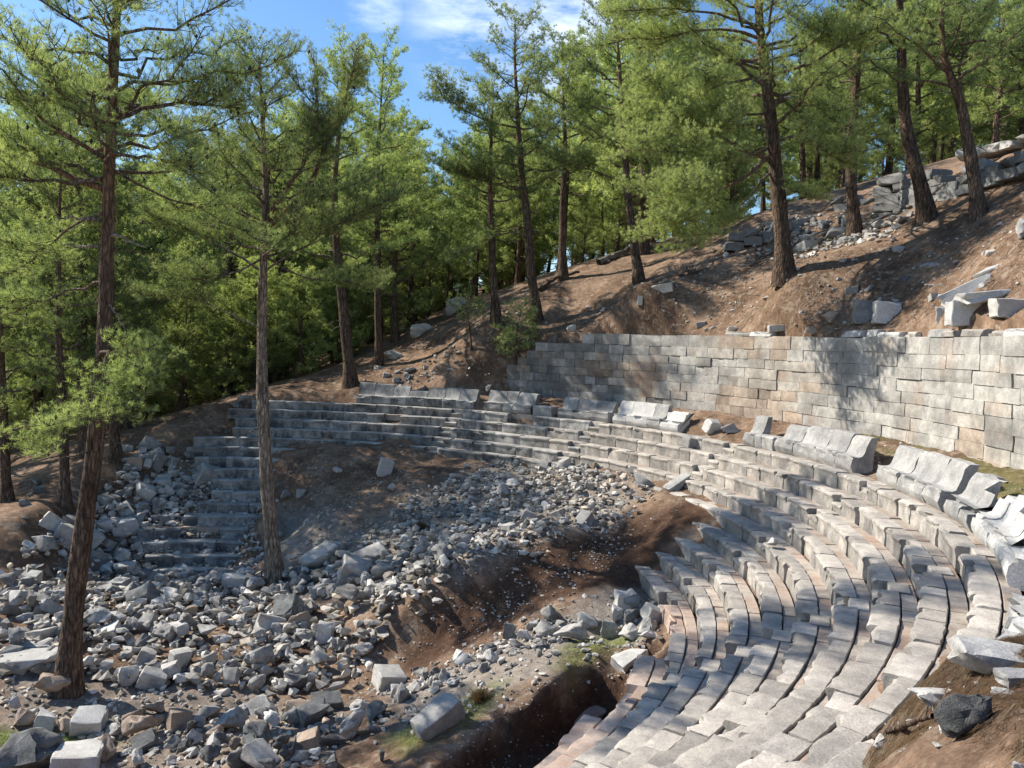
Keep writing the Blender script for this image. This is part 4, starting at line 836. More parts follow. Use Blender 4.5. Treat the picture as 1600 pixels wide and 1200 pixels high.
# everything smaller that nobody could count
def low_hull(seed):
    rs = random.Random(seed); bm = bmesh.new()
    for i in range(11): bm.verts.new(Vector([max(-0.42, min(0.42, c)) for c in Vector((rs.gauss(0, 1), rs.gauss(0, 1), rs.gauss(0, 1))).normalized() * 0.52]))
    r = bmesh.ops.convex_hull(bm, input=bm.verts); bmesh.ops.delete(bm, geom=[g for g in r['geom_interior'] if isinstance(g, bmesh.types.BMVert)], context='VERTS')
    bmesh.ops.triangulate(bm, faces=bm.faces); bm.verts.index_update()
    V = np.array([v.co[:] for v in bm.verts]); Fc = np.array([[v.index for v in f.verts] for f in bm.faces]); bm.free(); return V, Fc
LOW = [low_hull(i) for i in range(12)]
def scatter(name, poly_list, mat, label):
    Vs, Fs, Ts, off = [], [], [], 0
    for poly, cnt, s0, s1, pw, lift in poly_list:
        wp = wpoly(poly); xs = [p[0] for p in wp]; ys = [p[1] for p in wp]
        X = rng.uniform(min(xs), max(xs), cnt * 6); Y = rng.uniform(min(ys), max(ys), cnt * 6); dd = poly_dist(X, Y, wp)
        k = (dd > rng.normal(0, 0.35, cnt * 6)) & (fbm(X, Y, 0.9, 3, 51) > -0.12 + rng.normal(0, 0.12, cnt * 6)); X, Y = X[k][:cnt], Y[k][:cnt]
        S = s0 + (s1 - s0) * rng.random(len(X)) ** pw; Z = height(X, Y) + rng.random(len(X)) ** 2 * lift * (S > 0.1)
        for i in range(len(X)):
            v, f = LOW[i % 12]; a, b, c = rng.uniform(0, 6.28, 3); s = S[i]
            R = np.array([[math.cos(a), -math.sin(a), 0], [math.sin(a), math.cos(a), 0], [0, 0, 1]]) @ np.array([[1, 0, 0], [0, math.cos(b * .12), -math.sin(b * .12)], [0, math.sin(b * .12), math.cos(b * .12)]])
            q = (v * np.array([s, s * rng.uniform(0.5, 0.9), s * rng.uniform(0.35, 0.75)])) @ R.T + np.array([X[i], Y[i], Z[i] + s * 0.14])
            Vs.append(q); Fs.append(f + off); off += len(v); t = rng.uniform(0.45, 1.5); w_ = rng.random(); Ts.append(np.tile([t, t * (1 - 0.14 * w_ ** 3), t * (1 - 0.3 * w_ ** 3)], (len(v), 1)))
    me = mesh_np(name, np.concatenate(Vs), np.concatenate(Fs)); add_col(me, 'tone', np.concatenate(Ts)); tag(link(name, me, mat), label, None, None, 'stuff')
M['scree'] = stone_mat('scree_stone_mix', (0.56, 0.535, 0.49), (0.35, 0.335, 0.305), (0.1, 0.1, 0.1), 0.5, 1.2, 0.4, use_attr=True, rndamt=0.0)
HEAP = [(0, 900), (110, 830), (190, 745), (240, 700), (300, 745), (330, 850), (415, 915), (500, 860), (600, 850), (680, 830), (740, 840), (690, 905), (610, 980), (560, 1060), (440, 1090), (250, 1075), (0, 1060)]
scatter('loose_rubble', [
    (HEAP, 3700, 0.10, 0.58, 1.35, 0.30),
    ([(560, 850), (640, 790), (720, 745), (760, 722), (880, 722), (1010, 760), (1010, 785), (900, 830), (800, 870), (700, 905), (600, 930)], 2700, 0.08, 0.42, 1.9, 0.12),
    ([(430, 730), (700, 745), (700, 800), (600, 860), (430, 900)], 1100, 0.03, 0.2, 3.0, 0.0),
    ([(0, 1060), (300, 1080), (560, 1100), (530, 1195), (0, 1195)], 1300, 0.04, 0.3, 2.2, 0.0),
    ([(590, 1140), (600, 1065), (750, 1010), (900, 930), (1035, 930), (1040, 985), (880, 1030), (770, 1100), (640, 1150)], 1500, 0.04, 0.26, 2.2, 0.0),
    ([(560, 1100), (560, 1060), (640, 1010), (760, 990), (900, 920), (1000, 830), (1060, 790), (900, 830), (760, 890), (650, 960)], 900, 0.03, 0.14, 2.0, 0.0),
    ([(690, 1200), (840, 1085), (1000, 1030), (1050, 1050), (1000, 1090), (900, 1120), (780, 1210)], 700, 0.02, 0.10, 2.0, 0.0),
    ([(225, 770), (300, 720), (400, 740), (405, 900), (230, 900)], 1500, 0.08, 0.38, 1.6, 0.25),
    ([(1370, 1200), (1400, 1130), (1500, 1010), (1640, 980), (1640, 1200)], 500, 0.01, 0.06, 2.5, 0.0),
    ([(440, 715), (700, 705), (900, 735), (1050, 775), (1000, 790), (700, 745), (440, 745)], 350, 0.03, 0.13, 2.0, 0.0),
    ([(870, 510), (1150, 400), (1600, 330), (1600, 500), (1150, 512)], 1500, 0.03, 0.2, 3.0, 0.0),
    ([(1350, 690), (1480, 720), (1600, 760), (1600, 790), (1500, 760), (1350, 720)], 200, 0.03, 0.14, 2.0, 0.0),
    ([(1100, 400), (1230, 335), (1400, 330), (1440, 320), (1420, 380), (1200, 410)], 500, 0.15, 0.5, 2.0, 0.1),
    ([(560, 600), (700, 540), (860, 500), (860, 520), (760, 600)], 200, 0.05, 0.35, 2.0, 0.0)],
    M['scree'], 'broken limestone scree and pebbles filling the gaps of the heaps')

# old walls on the hillside, upper right
def old_wall(name, pts, Ys, heights, label, mat='old', size=(0.7, 1.4), course=0.55, group=None):
    P = [at_depth(a, b, Y) for (a, b), Y in zip(pts, Ys)]
    root = empty(name, tuple(P[0])); tag(root, label, 'stone wall', group)
    rs = random.Random(len(pts) * 5 + int(pts[0][0]))
    for i in range(len(P) - 1):
        a, b = P[i], P[i + 1]; L = math.hypot(b[0] - a[0], b[1] - a[1]); rz = math.atan2(b[1] - a[1], b[0] - a[0]); n = int(math.ceil(heights[i] / course))
        for c in range(n):
            x = rs.uniform(-0.3, 0)
            while x < L - 0.2:
                w = rs.uniform(*size); u = (x + w / 2) / L
                if c == n - 1 and rs.random() < 0.3: x += w; continue
                px_, py_ = a[0] + (b[0] - a[0]) * u, a[1] + (b[1] - a[1]) * u; g = a[2] + (b[2] - a[2]) * u
                me = rs.choice(ARCH['block']); o = bpy.data.objects.new('wall_block', me); COL.objects.link(o); o.parent = root
                o.material_slots[0].link = 'OBJECT'; o.material_slots[0].material = M[mat]
                o.scale = (w * 1.1, 1.0, course * 1.12); o.rotation_euler = (rs.gauss(0, .04), rs.gauss(0, .05), rz + rs.gauss(0, .06))
                o.location = Vector((px_, py_, g - 0.1 + course * (c + 0.5))) - Vector(P[0]); x += w
old_wall('old_stone_wall', [(1375, 346), (1420, 338), (1480, 316), (1560, 288), (1640, 258)], [37.5, 36.5, 34, 31.5, 29], [1.7, 1.5, 1.1, 0.8], 'dark grey wall of huge rough blocks stepping up the hillside behind the leaning pines', size=(0.6, 1.4), course=0.40)
old_wall('ruined_wall', [(1265, 360), (1310, 356), (1380, 344)], [43, 42, 40], [0.7, 1.3], 'broken rough wall face left of the huge block wall', size=(0.5, 1.1), course=0.40)
old_wall('stone_step_wall', [(1140, 390), (1215, 372)], [42, 41.5], [0.8], 'low dark ledge of blocks with a small opening behind the sunlit pine bough', size=(0.6, 1.2), course=0.42)
old_wall('hilltop_coping', [(1500, 246), (1560, 238), (1640, 212)], [35, 34, 32], [0.3, 0.3], 'pale slabs lying along the crest at the upper right corner', mat='pale', size=(0.5, 1.0), course=0.35)
for i, (px, py, w, hr, lab) in enumerate([(655, 525, 60, 0.6, 'pale craggy outcrop among the trees behind the far benches'), (710, 490, 60, 0.75, 'taller pale rock outcrop with a hollow, left of the two pine trunks'), (615, 560, 40, 0.5, 'low pale outcrop end in the shade of the forest')]):
    P = hit(px, py); s = w / F_PX * P[1]
    for j in range(4): pass
    put_stone('rock_outcrop', P, (s, s * 0.6, s * hr), 'rnd', 'pale', lab, 'rock', None, 0.2, (0.1, 0.2), 0.15, random.Random(i + 3))
# ---------------------------------------------------------------- trees
def tube(pts, radii, nseg, knob=0.0, seed=0.0):
    pts = np.asarray(pts, float); n = len(pts); V = np.zeros((n, nseg, 3)); ang = np.arange(nseg) / nseg * 2 * math.pi
    T = np.gradient(pts, axis=0); T /= np.linalg.norm(T, axis=1)[:, None] + 1e-9
    ref = np.array([0.31, 0.95, 0.05]) if abs(T[0, 2]) > 0.7 else np.array([0.0, 0.0, 1.0])
    for i in range(n):
        a = np.cross(T[i], ref); a /= np.linalg.norm(a) + 1e-9; b = np.cross(T[i], a); r = radii[i]
        k = np.ones(nseg)
        if knob: k = 1 + knob * (np.sin(ang * 5 + i * 0.35 + seed) * 0.6 + np.sin(ang * 9 - i * 0.8) * 0.4) + knob * 0.8 * np.sin(i * 1.7 + ang * 2 + seed)
        V[i] = pts[i] + (np.cos(ang)[:, None] * a + np.sin(ang)[:, None] * b) * (r * k)[:, None]
    ix = np.arange(n * nseg).reshape(n, nseg); nx_ = np.roll(ix, -1, 1)
    F = np.stack([ix[:-1], nx_[:-1], nx_[1:], ix[1:]], -1).reshape(-1, 4)
    return V.reshape(-1, 3), F
class Tubes:
    def __init__(s): s.V = []; s.F = []; s.o = 0; s.U = []
    def add(s, pts, radii, nseg=5, knob=0.0, up=0.0):
        v, f = tube(pts, radii, nseg, knob, s.o * 0.01); s.V.append(v); s.F.append(f + s.o); s.o += len(v)
        u = np.full(len(v), up) if np.isscalar(up) else np.repeat(up, nseg); s.U.append(u)
    def build(s, name, mat, parent):
        if not s.V: return None
        me = mesh_np(name, np.concatenate(s.V), np.concatenate(s.F), True); add_attr(me, 'up', np.concatenate(s.U)); return link(name, me, mat, parent)
def resample(pts, n):
    pts = np.asarray(pts, float); d = np.concatenate([[0], np.cumsum(np.linalg.norm(np.diff(pts, axis=0), axis=1))]); u = np.linspace(0, d[-1], n)
    # smooth interpolation
    out = np.stack([np.interp(u, d, pts[:, i]) for i in range(3)], -1)
    for _ in range(2): out[1:-1] = (out[:-2] + out[1:-1] * 2 + out[2:]) / 4
    return out
def unit(v): return v / (np.linalg.norm(v, axis=-1, keepdims=True) + 1e-9)

class Foliage:
    def __init__(s, g): s.g = g; s.P = []; s.D = []; s.T = []
    def bough(s, path, tw, spread, dens, start=0.3, tone=0.5, flatness=0.5):
        """side shoots along a limb, each lined with needle tufts"""
        g = s.g; L = float(np.sum(np.linalg.norm(np.diff(path, axis=0), axis=1))); n = max(3, int(L * dens))
        for i in range(n):
            u = start + (1 - start) * (i + g.random()) / n; j = u * (len(path) - 1); a = int(min(j, len(path) - 2)); p = path[a] + (path[a + 1] - path[a]) * (j - a)
            t = unit(path[a + 1] - path[a]); side = unit(np.cross(t, [0, 0, 1.0])) * (1 if i % 2 else -1)
            d = unit(t * g.uniform(0.2, 0.9) + side * g.uniform(0.4, 1.1) + np.array([0, 0, g.uniform(-0.25, 0.65) * (1 - flatness) * 2]))
            l = spread * (1.1 - 0.55 * (u - start) / (1 - start)) * g.uniform(0.5, 1.15)
            q1 = p + d * l * 0.5; q2 = p + unit(d + [0, 0, 0.3]) * l
            if tw is not None: tw.add([p, q1, q2], [0.014, 0.009, 0.004], 3, up=0.0)
            m = max(3, int(l / 0.085)); v = g.uniform(0.12, 1.0, m)[:, None]; P = np.where(v < .5, p + (q1 - p) * v * 2, q1 + (q2 - q1) * (v * 2 - 1))
            P = P + g.normal(0, 0.085 + 0.05 * l, (m, 3)) * [1, 1, 0.75]
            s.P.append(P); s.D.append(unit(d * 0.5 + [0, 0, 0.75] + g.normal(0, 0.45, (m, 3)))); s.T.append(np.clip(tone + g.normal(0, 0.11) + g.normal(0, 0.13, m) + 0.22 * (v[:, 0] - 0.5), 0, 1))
    def build(s, name, mat, parent, nn=16, nl=0.15, nw=0.012):
        g = s.g; P = np.concatenate(s.P); D = np.concatenate(s.D); T = np.concatenate(s.T); n = len(P)
        d = unit(D[:, None, :] * 0.75 + unit(g.normal(0, 1, (n, nn, 3))) * 0.95); ln = nl * g.uniform(0.6, 1.15, (n, nn, 1))
        base = P[:, None, :] + g.normal(0, 0.022, (n, nn, 3)); sd = unit(np.cross(d, g.normal(0, 1, (n, nn, 3)))) * nw * 0.5
        V = np.stack([base - sd, base + sd, base + d * ln], 2).reshape(-1, 3); F = np.arange(len(V)).reshape(-1, 3)
        tt_ = np.clip(np.repeat(T, nn)[:, None] + g.normal(0, 0.07, (n * nn, 1)), 0, 1); tv = np.repeat(tt_, 3)
        me = mesh_np(name, V, F); add_attr(me, 'tint', tv); return link(name, me, mat, parent)
NEEDLES = [0]
def pine(label, trunk, r0, seed, name='pine_tree', crown=(0.35, 1.0), limbs=26, L=3.2, spread=0.9, dens=5.0, nn=14, nl=0.15, nw=0.014, tone=0.5, mat='needle', custom=(), group=None, stubs=5, cones=0, bias=None, top_r=0.12, lift=0.25, redtop=0.6, bark='bark'):
    """trunk: world points, foot first. custom: (world points, radius, foliage spread or 0, dead)"""
    g = np.random.default_rng(seed); base = np.array(trunk[0], float); T = resample(np.array(trunk) - base, 22); n = len(T)
    T[1:-1, :2] += np.cumsum(g.normal(0, 0.018 * np.linalg.norm(T[-1]) / 12, (n - 2, 2)), 0) * 0.6
    root = empty(name, tuple(base)); tag(root, label, 'pine tree', group)
    H = T[-1, 2]; u = np.linspace(0, 1, n); rr_ = r0 * ((1 - u) ** 0.85 * (1 - top_r) + top_r * 0.5) ; rr_[0] *= 1.6; rr_[1] *= 1.15
    T2 = T.copy(); T2[0, 2] -= 0.35
    tb = Tubes(); tb.add(T2, rr_, 14, 0.06, up=np.clip((u - 0.35) * 2.2, 0, 1) * redtop);     br = Tubes(); dead = Tubes(); fo = Foliage(g)
    def along(q):
        j = min(q, 0.999) * (n - 1); a = int(j); return T[a] + (T[a + 1] - T[a]) * (j - a), rr_[a]
    az = g.uniform(0, 6.28); c0, c1 = crown
    for i in range(limbs):
        q = c0 + (c1 - c0) * ((i + g.uniform(0, 0.8)) / limbs); p, pr = along(q); az += 2.4 + g.normal(0, 0.35); v = (q - c0) / (c1 - c0)
        l = L * (1 - 0.72 * v ** 1.5) * g.uniform(0.6, 1.15) * (0.75 + 0.25 * min(1, v * 5))
        dx, dy = math.cos(az), math.sin(az)
        if bias is not None: dx += bias[0] * 0.55; dy += bias[1] * 0.55; hh = math.hypot(dx, dy); l *= min(1.45, 0.55 + 0.5 * hh); dx /= hh; dy /= hh
        e = g.uniform(-0.05, 0.35) + 0.75 * v ** 2
        ctrl = [p, p + np.array([dx, dy, e]) * l * 0.35, p + np.array([dx, dy, 0]) * l * 0.7 + [g.normal(0, 0.1) * l, g.normal(0, 0.1) * l, l * (e * 0.7 + lift * 0.4)], p + np.array([dx, dy, 0]) * l + [0, 0, l * (e * 0.8 + lift)]]
        path = resample(ctrl, 8); path[1:] += g.normal(0, 0.03 * l, (7, 3)); rb = min(pr * 0.42, 0.016 + 0.018 * l)
        br.add(path, np.linspace(rb, 0.008, 8), 5, up=0.25)
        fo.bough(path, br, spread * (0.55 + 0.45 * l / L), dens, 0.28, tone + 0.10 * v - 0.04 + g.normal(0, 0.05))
    # leader
    fo.bough(T[int(n * 0.86):], br, spread * 0.55, dens * 1.6, 0.0, tone + 0.08, 0.2)
    for i in range(stubs):
        p, pr = along(g.uniform(c0 * 0.45, c0 + 0.15)); a = g.uniform(0, 6.28); l = g.uniform(0.3, 1.3)
        path = resample([p, p + [math.cos(a) * l * .5, math.sin(a) * l * .5, g.uniform(-.1, .15)], p + [math.cos(a) * l, math.sin(a) * l, g.uniform(-.4, .2)]], 5); path[1:] += g.normal(0, 0.03, (4, 3))
        br.add(path, np.linspace(0.03, 0.006, 5), 4)
    for pts, rb, sp, isdead in custom:
        path = resample(np.array(pts) - base, 12); path[1:] += g.normal(0, 0.03, (11, 3)); tb2 = Tubes() if isdead else br
        tb2.add(path, np.linspace(rb, rb * 0.25, 12), 7, 0.05, up=0.7 if rb > 0.07 else 0.2)
        if isdead: tb2.build('dead_branch', M['dead'], root)
        if sp > 0:
            fo.bough(path, br, sp, dens * 1.3, 0.45, tone + 0.05)
            for k in range(int(4 + sp * 3)):
                j = g.integers(4, 11); d = unit(path[j] - path[j - 1]); a = g.uniform(0.6, 1.5); w = unit(d + unit(np.cross(d, [0, 0, 1.0])) * g.choice([-1, 1]) * a + [0, 0, g.uniform(-0.1, 0.5)]); ll = sp * g.uniform(0.9, 1.8)
                sub = resample([path[j], path[j] + w * ll * 0.5, path[j] + w * ll + [0, 0, 0.15 * ll]], 6); br.add(sub, np.linspace(rb * 0.35, 0.006, 6), 4, up=0.2); fo.bough(sub, br, sp * 0.75, dens * 1.3, 0.2, tone + g.normal(0.04, 0.06))
    
    nb_ = sum(len(f) for f in tb.F); me_ = mesh_np('trunk', np.concatenate(tb.V + br.V), np.concatenate(tb.F + [f + tb.o for f in br.F]), True); add_attr(me_, 'up', np.concatenate(tb.U + br.U))
    me_.materials.append(M[bark]); me_.materials.append(M['branch']); me_.polygons.foreach_set('material_index', (np.arange(len(me_.polygons)) >= nb_).astype(np.int32)); link('trunk', me_, None, root)
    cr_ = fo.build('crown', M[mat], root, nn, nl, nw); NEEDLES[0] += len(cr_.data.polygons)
    if cones:
        P = np.concatenate(fo.P); P = P[g.integers(0, len(P), cones)]; Vc, Fc, o = [], [], 0
        cv = np.array([[1, 0, 0], [-1, 0, 0], [0, 1, 0], [0, -1, 0], [0, 0, 1.5], [0, 0, -1.5]]) * 0.034; cf = np.array([[0, 2, 4], [2, 1, 4], [1, 3, 4], [3, 0, 4], [2, 0, 5], [1, 2, 5], [3, 1, 5], [0, 3, 5]])
        for p in P: Vc.append(cv * g.uniform(0.8, 1.5) + p); Fc.append(cf + o); o += 6
        tag(link('pine_cones', mesh_np('pine_cones', np.concatenate(Vc), np.concatenate(Fc)), M['cone'], root), 'small dark cones dotted through the crown', None, None, 'stuff')
    return root
def tr(px, py, pts, Y=None, dY=0.0):
    """foot at the ground under (px, py); the rest of the trunk in the upright plane at that distance"""
    P = hit(px, py); Yb = P[1]; out = [P]
    for i, (a, b) in enumerate(pts): out.append(at_depth(a, b, Yb + dY * (i + 1) / len(pts)))
    return out
def lp(tree, pts, d0=0.0, d1=0.0):
    Yb = tree[0][1]; n = len(pts); return [at_depth(a, b, Yb + d0 + (d1 - d0) * i / (n - 1)) for i, (a, b) in enumerate(pts)]

t1 = tr(105, 1082, [(112, 930), (135, 790), (152, 640), (160, 500), (163, 400), (168, 300), (176, 180), (182, 60), (190, -80), (196, -230)])
pine('big leaning pine at the left front with reddish bark and dead stubs on its trunk', t1, 0.31, 11, crown=(0.62, 1.0), limbs=46, L=4.6, spread=1.1, dens=7.5, nn=17, nl=0.13, nw=0.009, tone=0.42, stubs=4, cones=420, top_r=0.3,
     custom=[(lp(t1, [(163, 295), (120, 280), (70, 252), (20, 246), (-60, 235)], 0, 0.6), 0.10, 1.1, False), (lp(t1, [(165, 280), (110, 285), (40, 282), (-40, 275)], 0, -1.2), 0.06, 0.9, False),
             (lp(t1, [(172, 195), (205, 175), (250, 162), (300, 160), (370, 170)], 0, 0.8), 0.07, 1.1, False), (lp(t1, [(170, 190), (150, 165), (110, 150), (40, 160)], 0, -1.0), 0.06, 1.0, False),
             (lp(t1, [(160, 345), (130, 341), (90, 340)], 0, -0.6), 0.055, 0, True), (lp(t1, [(162, 372), (185, 368), (205, 378), (228, 388)], 0, -0.5), 0.05, 0, True), (lp(t1, [(160, 386), (130, 384), (95, 382)], 0, 0.2), 0.05, 0, True),
             (lp(t1, [(165, 245), (215, 240), (280, 258), (330, 300)], 0, -1.0), 0.045, 0.9, False), (lp(t1, [(165, 262), (240, 300), (320, 330), (420, 380)], 0, 2.0), 0.035, 0.8, False),
             (lp(t1, [(152, 470), (175, 480), (190, 500), (202, 545)], 0, -0.6), 0.03, 0.0, True),
             (lp(t1, [(150, 560), (170, 540), (160, 600), (140, 660)], 0, -2.2), 0.05, 0.95, False), (lp(t1, [(150, 560), (200, 540), (225, 570), (230, 620)], 0, -1.6), 0.04, 0.7, False),
             (lp(t1, [(148, 620), (110, 640), (70, 680), (40, 700)], 0, -1.8), 0.035, 0.7, False),
             (lp(t1, [(160, 440), (120, 450), (60, 470), (0, 500)], 0, 1.5), 0.04, 0.9, False), (lp(t1, [(168, 330), (110, 350), (60, 400), (10, 430)], 0, 2.5), 0.04, 1.0, False)])
t2 = tr(432, 912, [(424, 850), (414, 740), (409, 600), (408, 500), (410, 430), (414, 370), (417, 330), (413, 240), (410, 170), (405, 95)])
pine('slender straight pine with pale bark standing in the rubble, forking high up', t2, 0.31, 12, crown=(0.62, 1.0), limbs=36, L=3.7, spread=1.1, dens=7.5, nn=17, nl=0.14, nw=0.011, tone=0.40, stubs=3, cones=260, top_r=0.22, bark='bark_pale',
     custom=[(lp(t2, [(416, 355), (450, 335), (485, 285), (520, 215), (540, 150), (560, 90)], 0, 0.8), 0.12, 1.15, False), (lp(t2, [(418, 345), (425, 320), (440, 300), (480, 260), (500, 180), (490, 90)], 0, -0.8), 0.09, 1.1, False),
             (lp(t2, [(412, 425), (385, 405), (330, 375), (270, 350), (215, 350)], 0, 1.0), 0.05, 0.9, False), (lp(t2, [(412, 425), (450, 400), (500, 370), (560, 330), (610, 310)], 0, -1.5), 0.045, 1.0, False),
             (lp(t2, [(409, 515), (360, 490), (300, 465), (220, 460)], 0, -1.5), 0.03, 0.7, True), (lp(t2, [(413, 400), (460, 430), (520, 440), (590, 450)], 0, 1.5), 0.04, 1.0, False),
             (lp(t2, [(412, 400), (360, 430), (300, 440), (250, 420)], 0, -1.6), 0.04, 1.0, False), (lp(t2, [(415, 300), (360, 270), (310, 230), (270, 210)], 0, 1.5), 0.05, 1.1, False)])
t9 = tr(1226, 434, [(1216, 330), (1208, 260), (1203, 200), (1192, 130), (1183, 70), (1180, 20), (1183, -60), (1180, -160)])
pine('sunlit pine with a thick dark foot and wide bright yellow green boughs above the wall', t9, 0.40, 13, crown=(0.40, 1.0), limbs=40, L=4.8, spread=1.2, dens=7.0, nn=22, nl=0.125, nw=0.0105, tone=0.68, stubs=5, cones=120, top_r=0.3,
     custom=[(lp(t9, [(1200, 250), (1150, 230), (1090, 190), (1040, 175), (1000, 200)], 0, -1.6), 0.10, 1.3, False), (lp(t9, [(1204, 240), (1160, 285), (1100, 310), (1050, 340), (1030, 370)], 0, -3.0), 0.08, 1.4, False),
             (lp(t9, [(1205, 250), (1215, 215), (1245, 210), (1280, 235), (1330, 240)], 0, -2.6), 0.07, 1.1, False), (lp(t9, [(1188, 100), (1130, 90), (1080, 120), (1030, 135), (980, 170)], 0, -1.0), 0.07, 1.3, False),
             (lp(t9, [(1184, 80), (1240, 70), (1300, 60), (1360, 75)], 0, 1.0), 0.06, 1.1, False), (lp(t9, [(1185, 60), (1120, 40), (1040, 60), (960, 60)], 0, 0.5), 0.07, 1.3, False),
             (lp(t9, [(1205, 290), (1240, 300), (1265, 305)], 0, -1.5), 0.03, 0.8, False), (lp(t9, [(1202, 200), (1150, 190), (1100, 220), (1060, 260)], 0, -2.2), 0.06, 1.5, False), (lp(t9, [(1203, 230), (1130, 260), (1080, 290), (1030, 310)], 0, -4.0), 0.06, 1.5, False),
             (lp(t9, [(1190, 120), (1130, 130), (1060, 160), (1000, 230)], 0, -3.0), 0.06, 1.4, False), (lp(t9, [(1196, 160), (1240, 150), (1290, 180), (1330, 200)], 0, -2.5), 0.06, 1.2, False), (lp(t9, [(1184, 40), (1110, 20), (1030, 10), (950, 20)], 0, -2.0), 0.06, 1.4, False), (lp(t9, [(1204, 270), (1150, 330), (1110, 360), (1085, 385)], 0, -3.6), 0.05, 1.0, False)])
t6 = tr(839, 499, [(830, 420), (821, 330), (813, 250), (806, 160), (803, 90), (805, 30)])
pine('tall pine with a curved trunk rising from the slope right of the bushy young pine', t6, 0.30, 14, crown=(0.42, 1.0), limbs=32, L=4.2, spread=1.0, dens=5.8, nn=15, nl=0.17, nw=0.017, tone=0.45, stubs=8, cones=0,
     custom=[(lp(t6, [(822, 300), (780, 290), (740, 280), (690, 260)], 0, -1), 0.06, 1.2, False), (lp(t6, [(812, 200), (760, 190), (720, 170), (680, 140)], 0, -1), 0.06, 1.2, False), (lp(t6, [(826, 370), (790, 360), (750, 380), (700, 410)], 0, -1), 0.05, 0.9, False)])
t5 = tr(776, 498, [(770, 420), (767, 350), (766, 280), (768, 200), (770, 130)])
pine('straight dark pine just left of the curved trunk', t5, 0.25, 15, crown=(0.5, 1.0), limbs=22, L=3.2, spread=0.95, dens=5.8, nn=15, nl=0.18, nw=0.018, tone=0.38, stubs=9)
t8 = tr(1000, 442, [(990, 380), (982, 320), (976, 250), (972, 170), (965, 80), (960, -10)])
pine('pine leaning slightly left on the dark needle slope above the middle of the wall', t8, 0.28, 16, crown=(0.45, 1.0), limbs=28, L=4.2, spread=1.0, dens=5.8, nn=15, nl=0.17, nw=0.017, tone=0.5, stubs=6,
     custom=[(lp(t8, [(978, 290), (940, 270), (890, 260), (850, 240)], 0, -1), 0.05, 1.1, False), (lp(t8, [(980, 300), (1010, 270), (1050, 250), (1080, 255)], 0, -1), 0.05, 0.9, False)])
t10 = tr(1336, 368, [(1330, 300), (1332, 230), (1338, 150), (1343, 80), (1346, 0), (1348, -90)])
pine('upright pine standing at the left edge of the collapsed pile', t10, 0.30, 17, crown=(0.5, 1.0), limbs=24, L=3.6, spread=1.0, dens=5.8, nn=15, nl=0.17, nw=0.017, tone=0.5, stubs=14)
t11 = tr(1451, 343, [(1438, 290), (1420, 230), (1410, 160), (1407, 90), (1405, 20), (1404, -70), (1404, -160)])
pine('dark pine leaning left in front of the huge block wall', t11, 0.33, 18, crown=(0.55, 1.0), limbs=24, L=3.8, spread=1.0, dens=5.8, nn=15, nl=0.16, nw=0.015, tone=0.5, stubs=16,
     custom=[(lp(t11, [(1408, 130), (1360, 95), (1310, 60), (1260, 40)], 0, -1), 0.05, 1.0, False)])
t12 = tr(1531, 336, [(1520, 270), (1508, 200), (1498, 150), (1478, 110), (1470, 60), (1472, 10), (1478, -60)])
pine('crooked pine bending left highest on the slope before the upper wall', t12, 0.27, 19, crown=(0.5, 1.0), limbs=24, L=3.6, spread=1.0, dens=5.8, nn=15, nl=0.16, nw=0.015, tone=0.52, stubs=10,
     custom=[(lp(t12, [(1498, 150), (1500, 110), (1510, 60), (1540, 20)], 0, 1), 0.07, 0.9, False), (lp(t12, [(1500, 70), (1540, 60), (1590, 90), (1640, 120)], 0, -1), 0.05, 1.0, False)])
t13 = tr(102, 792, [(98, 700), (96, 600), (92, 500), (95, 400), (98, 300), (100, 210)])
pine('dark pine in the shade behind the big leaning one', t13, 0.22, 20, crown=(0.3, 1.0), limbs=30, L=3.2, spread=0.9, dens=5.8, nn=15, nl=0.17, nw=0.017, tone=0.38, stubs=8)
t14 = tr(180, 718, [(178, 660), (176, 560), (174, 470), (170, 380), (172, 280)])
pine('pine with a dark trunk right behind the big leaning one beside the litter slope', t14, 0.26, 21, crown=(0.25, 1.0), limbs=30, L=3.6, spread=0.95, dens=5.8, nn=15, nl=0.18, nw=0.018, tone=0.5, stubs=8)
t15 = tr(12, 782, [(8, 700), (4, 600), (0, 480), (-4, 350)])
pine('dark trunked pine at the left rim of the view', t15, 0.22, 22, crown=(0.25, 1.0), limbs=28, L=3.4, spread=0.95, dens=5.8, nn=15, nl=0.17, nw=0.018, tone=0.42, stubs=8)
t4 = tr(549, 602, [(540, 520), (531, 450), (525, 390), (522, 300), (530, 200), (540, 90)])
pine('dark pine standing right behind the left end of the longest bench', t4, 0.34, 23, crown=(0.35, 1.0), limbs=30, L=4.6, spread=1.1, dens=5.8, nn=15, nl=0.2, nw=0.02, tone=0.45, stubs=10)
t16 = tr(592, 572, [(591, 500), (589, 430), (588, 350), (592, 250), (596, 150), (600, 75)])
pine('slim pine behind the longest bench, second trunk from its left end', t16, 0.24, 24, crown=(0.35, 1.0), limbs=28, L=3.8, spread=1.05, dens=5.8, nn=15, nl=0.2, nw=0.02, tone=0.42, stubs=8)
t7 = tr(880, 436, [(879, 380), (878, 310), (882, 240), (880, 150), (878, 70)])
pine('straight pine beside the brushwood heap in the middle of the skyline', t7, 0.27, 25, crown=(0.45, 1.0), limbs=26, L=3.8, spread=1.0, dens=5.8, nn=15, nl=0.2, nw=0.02, tone=0.45, stubs=12)
tbu = tr(806, 560, [(806, 545), (808, 520), (812, 495), (815, 478)])
pine('bushy young pine at the left end of the tall retaining wall', tbu, 0.05, 26, name='young_pine', crown=(0.05, 1.0), limbs=26, L=1.55, spread=0.6, dens=7, nn=14, nl=0.16, nw=0.013, tone=0.6, stubs=0, lift=0.15)
tsm = tr(737, 545, [(734, 515), (731, 490), (728, 470), (726, 455)])
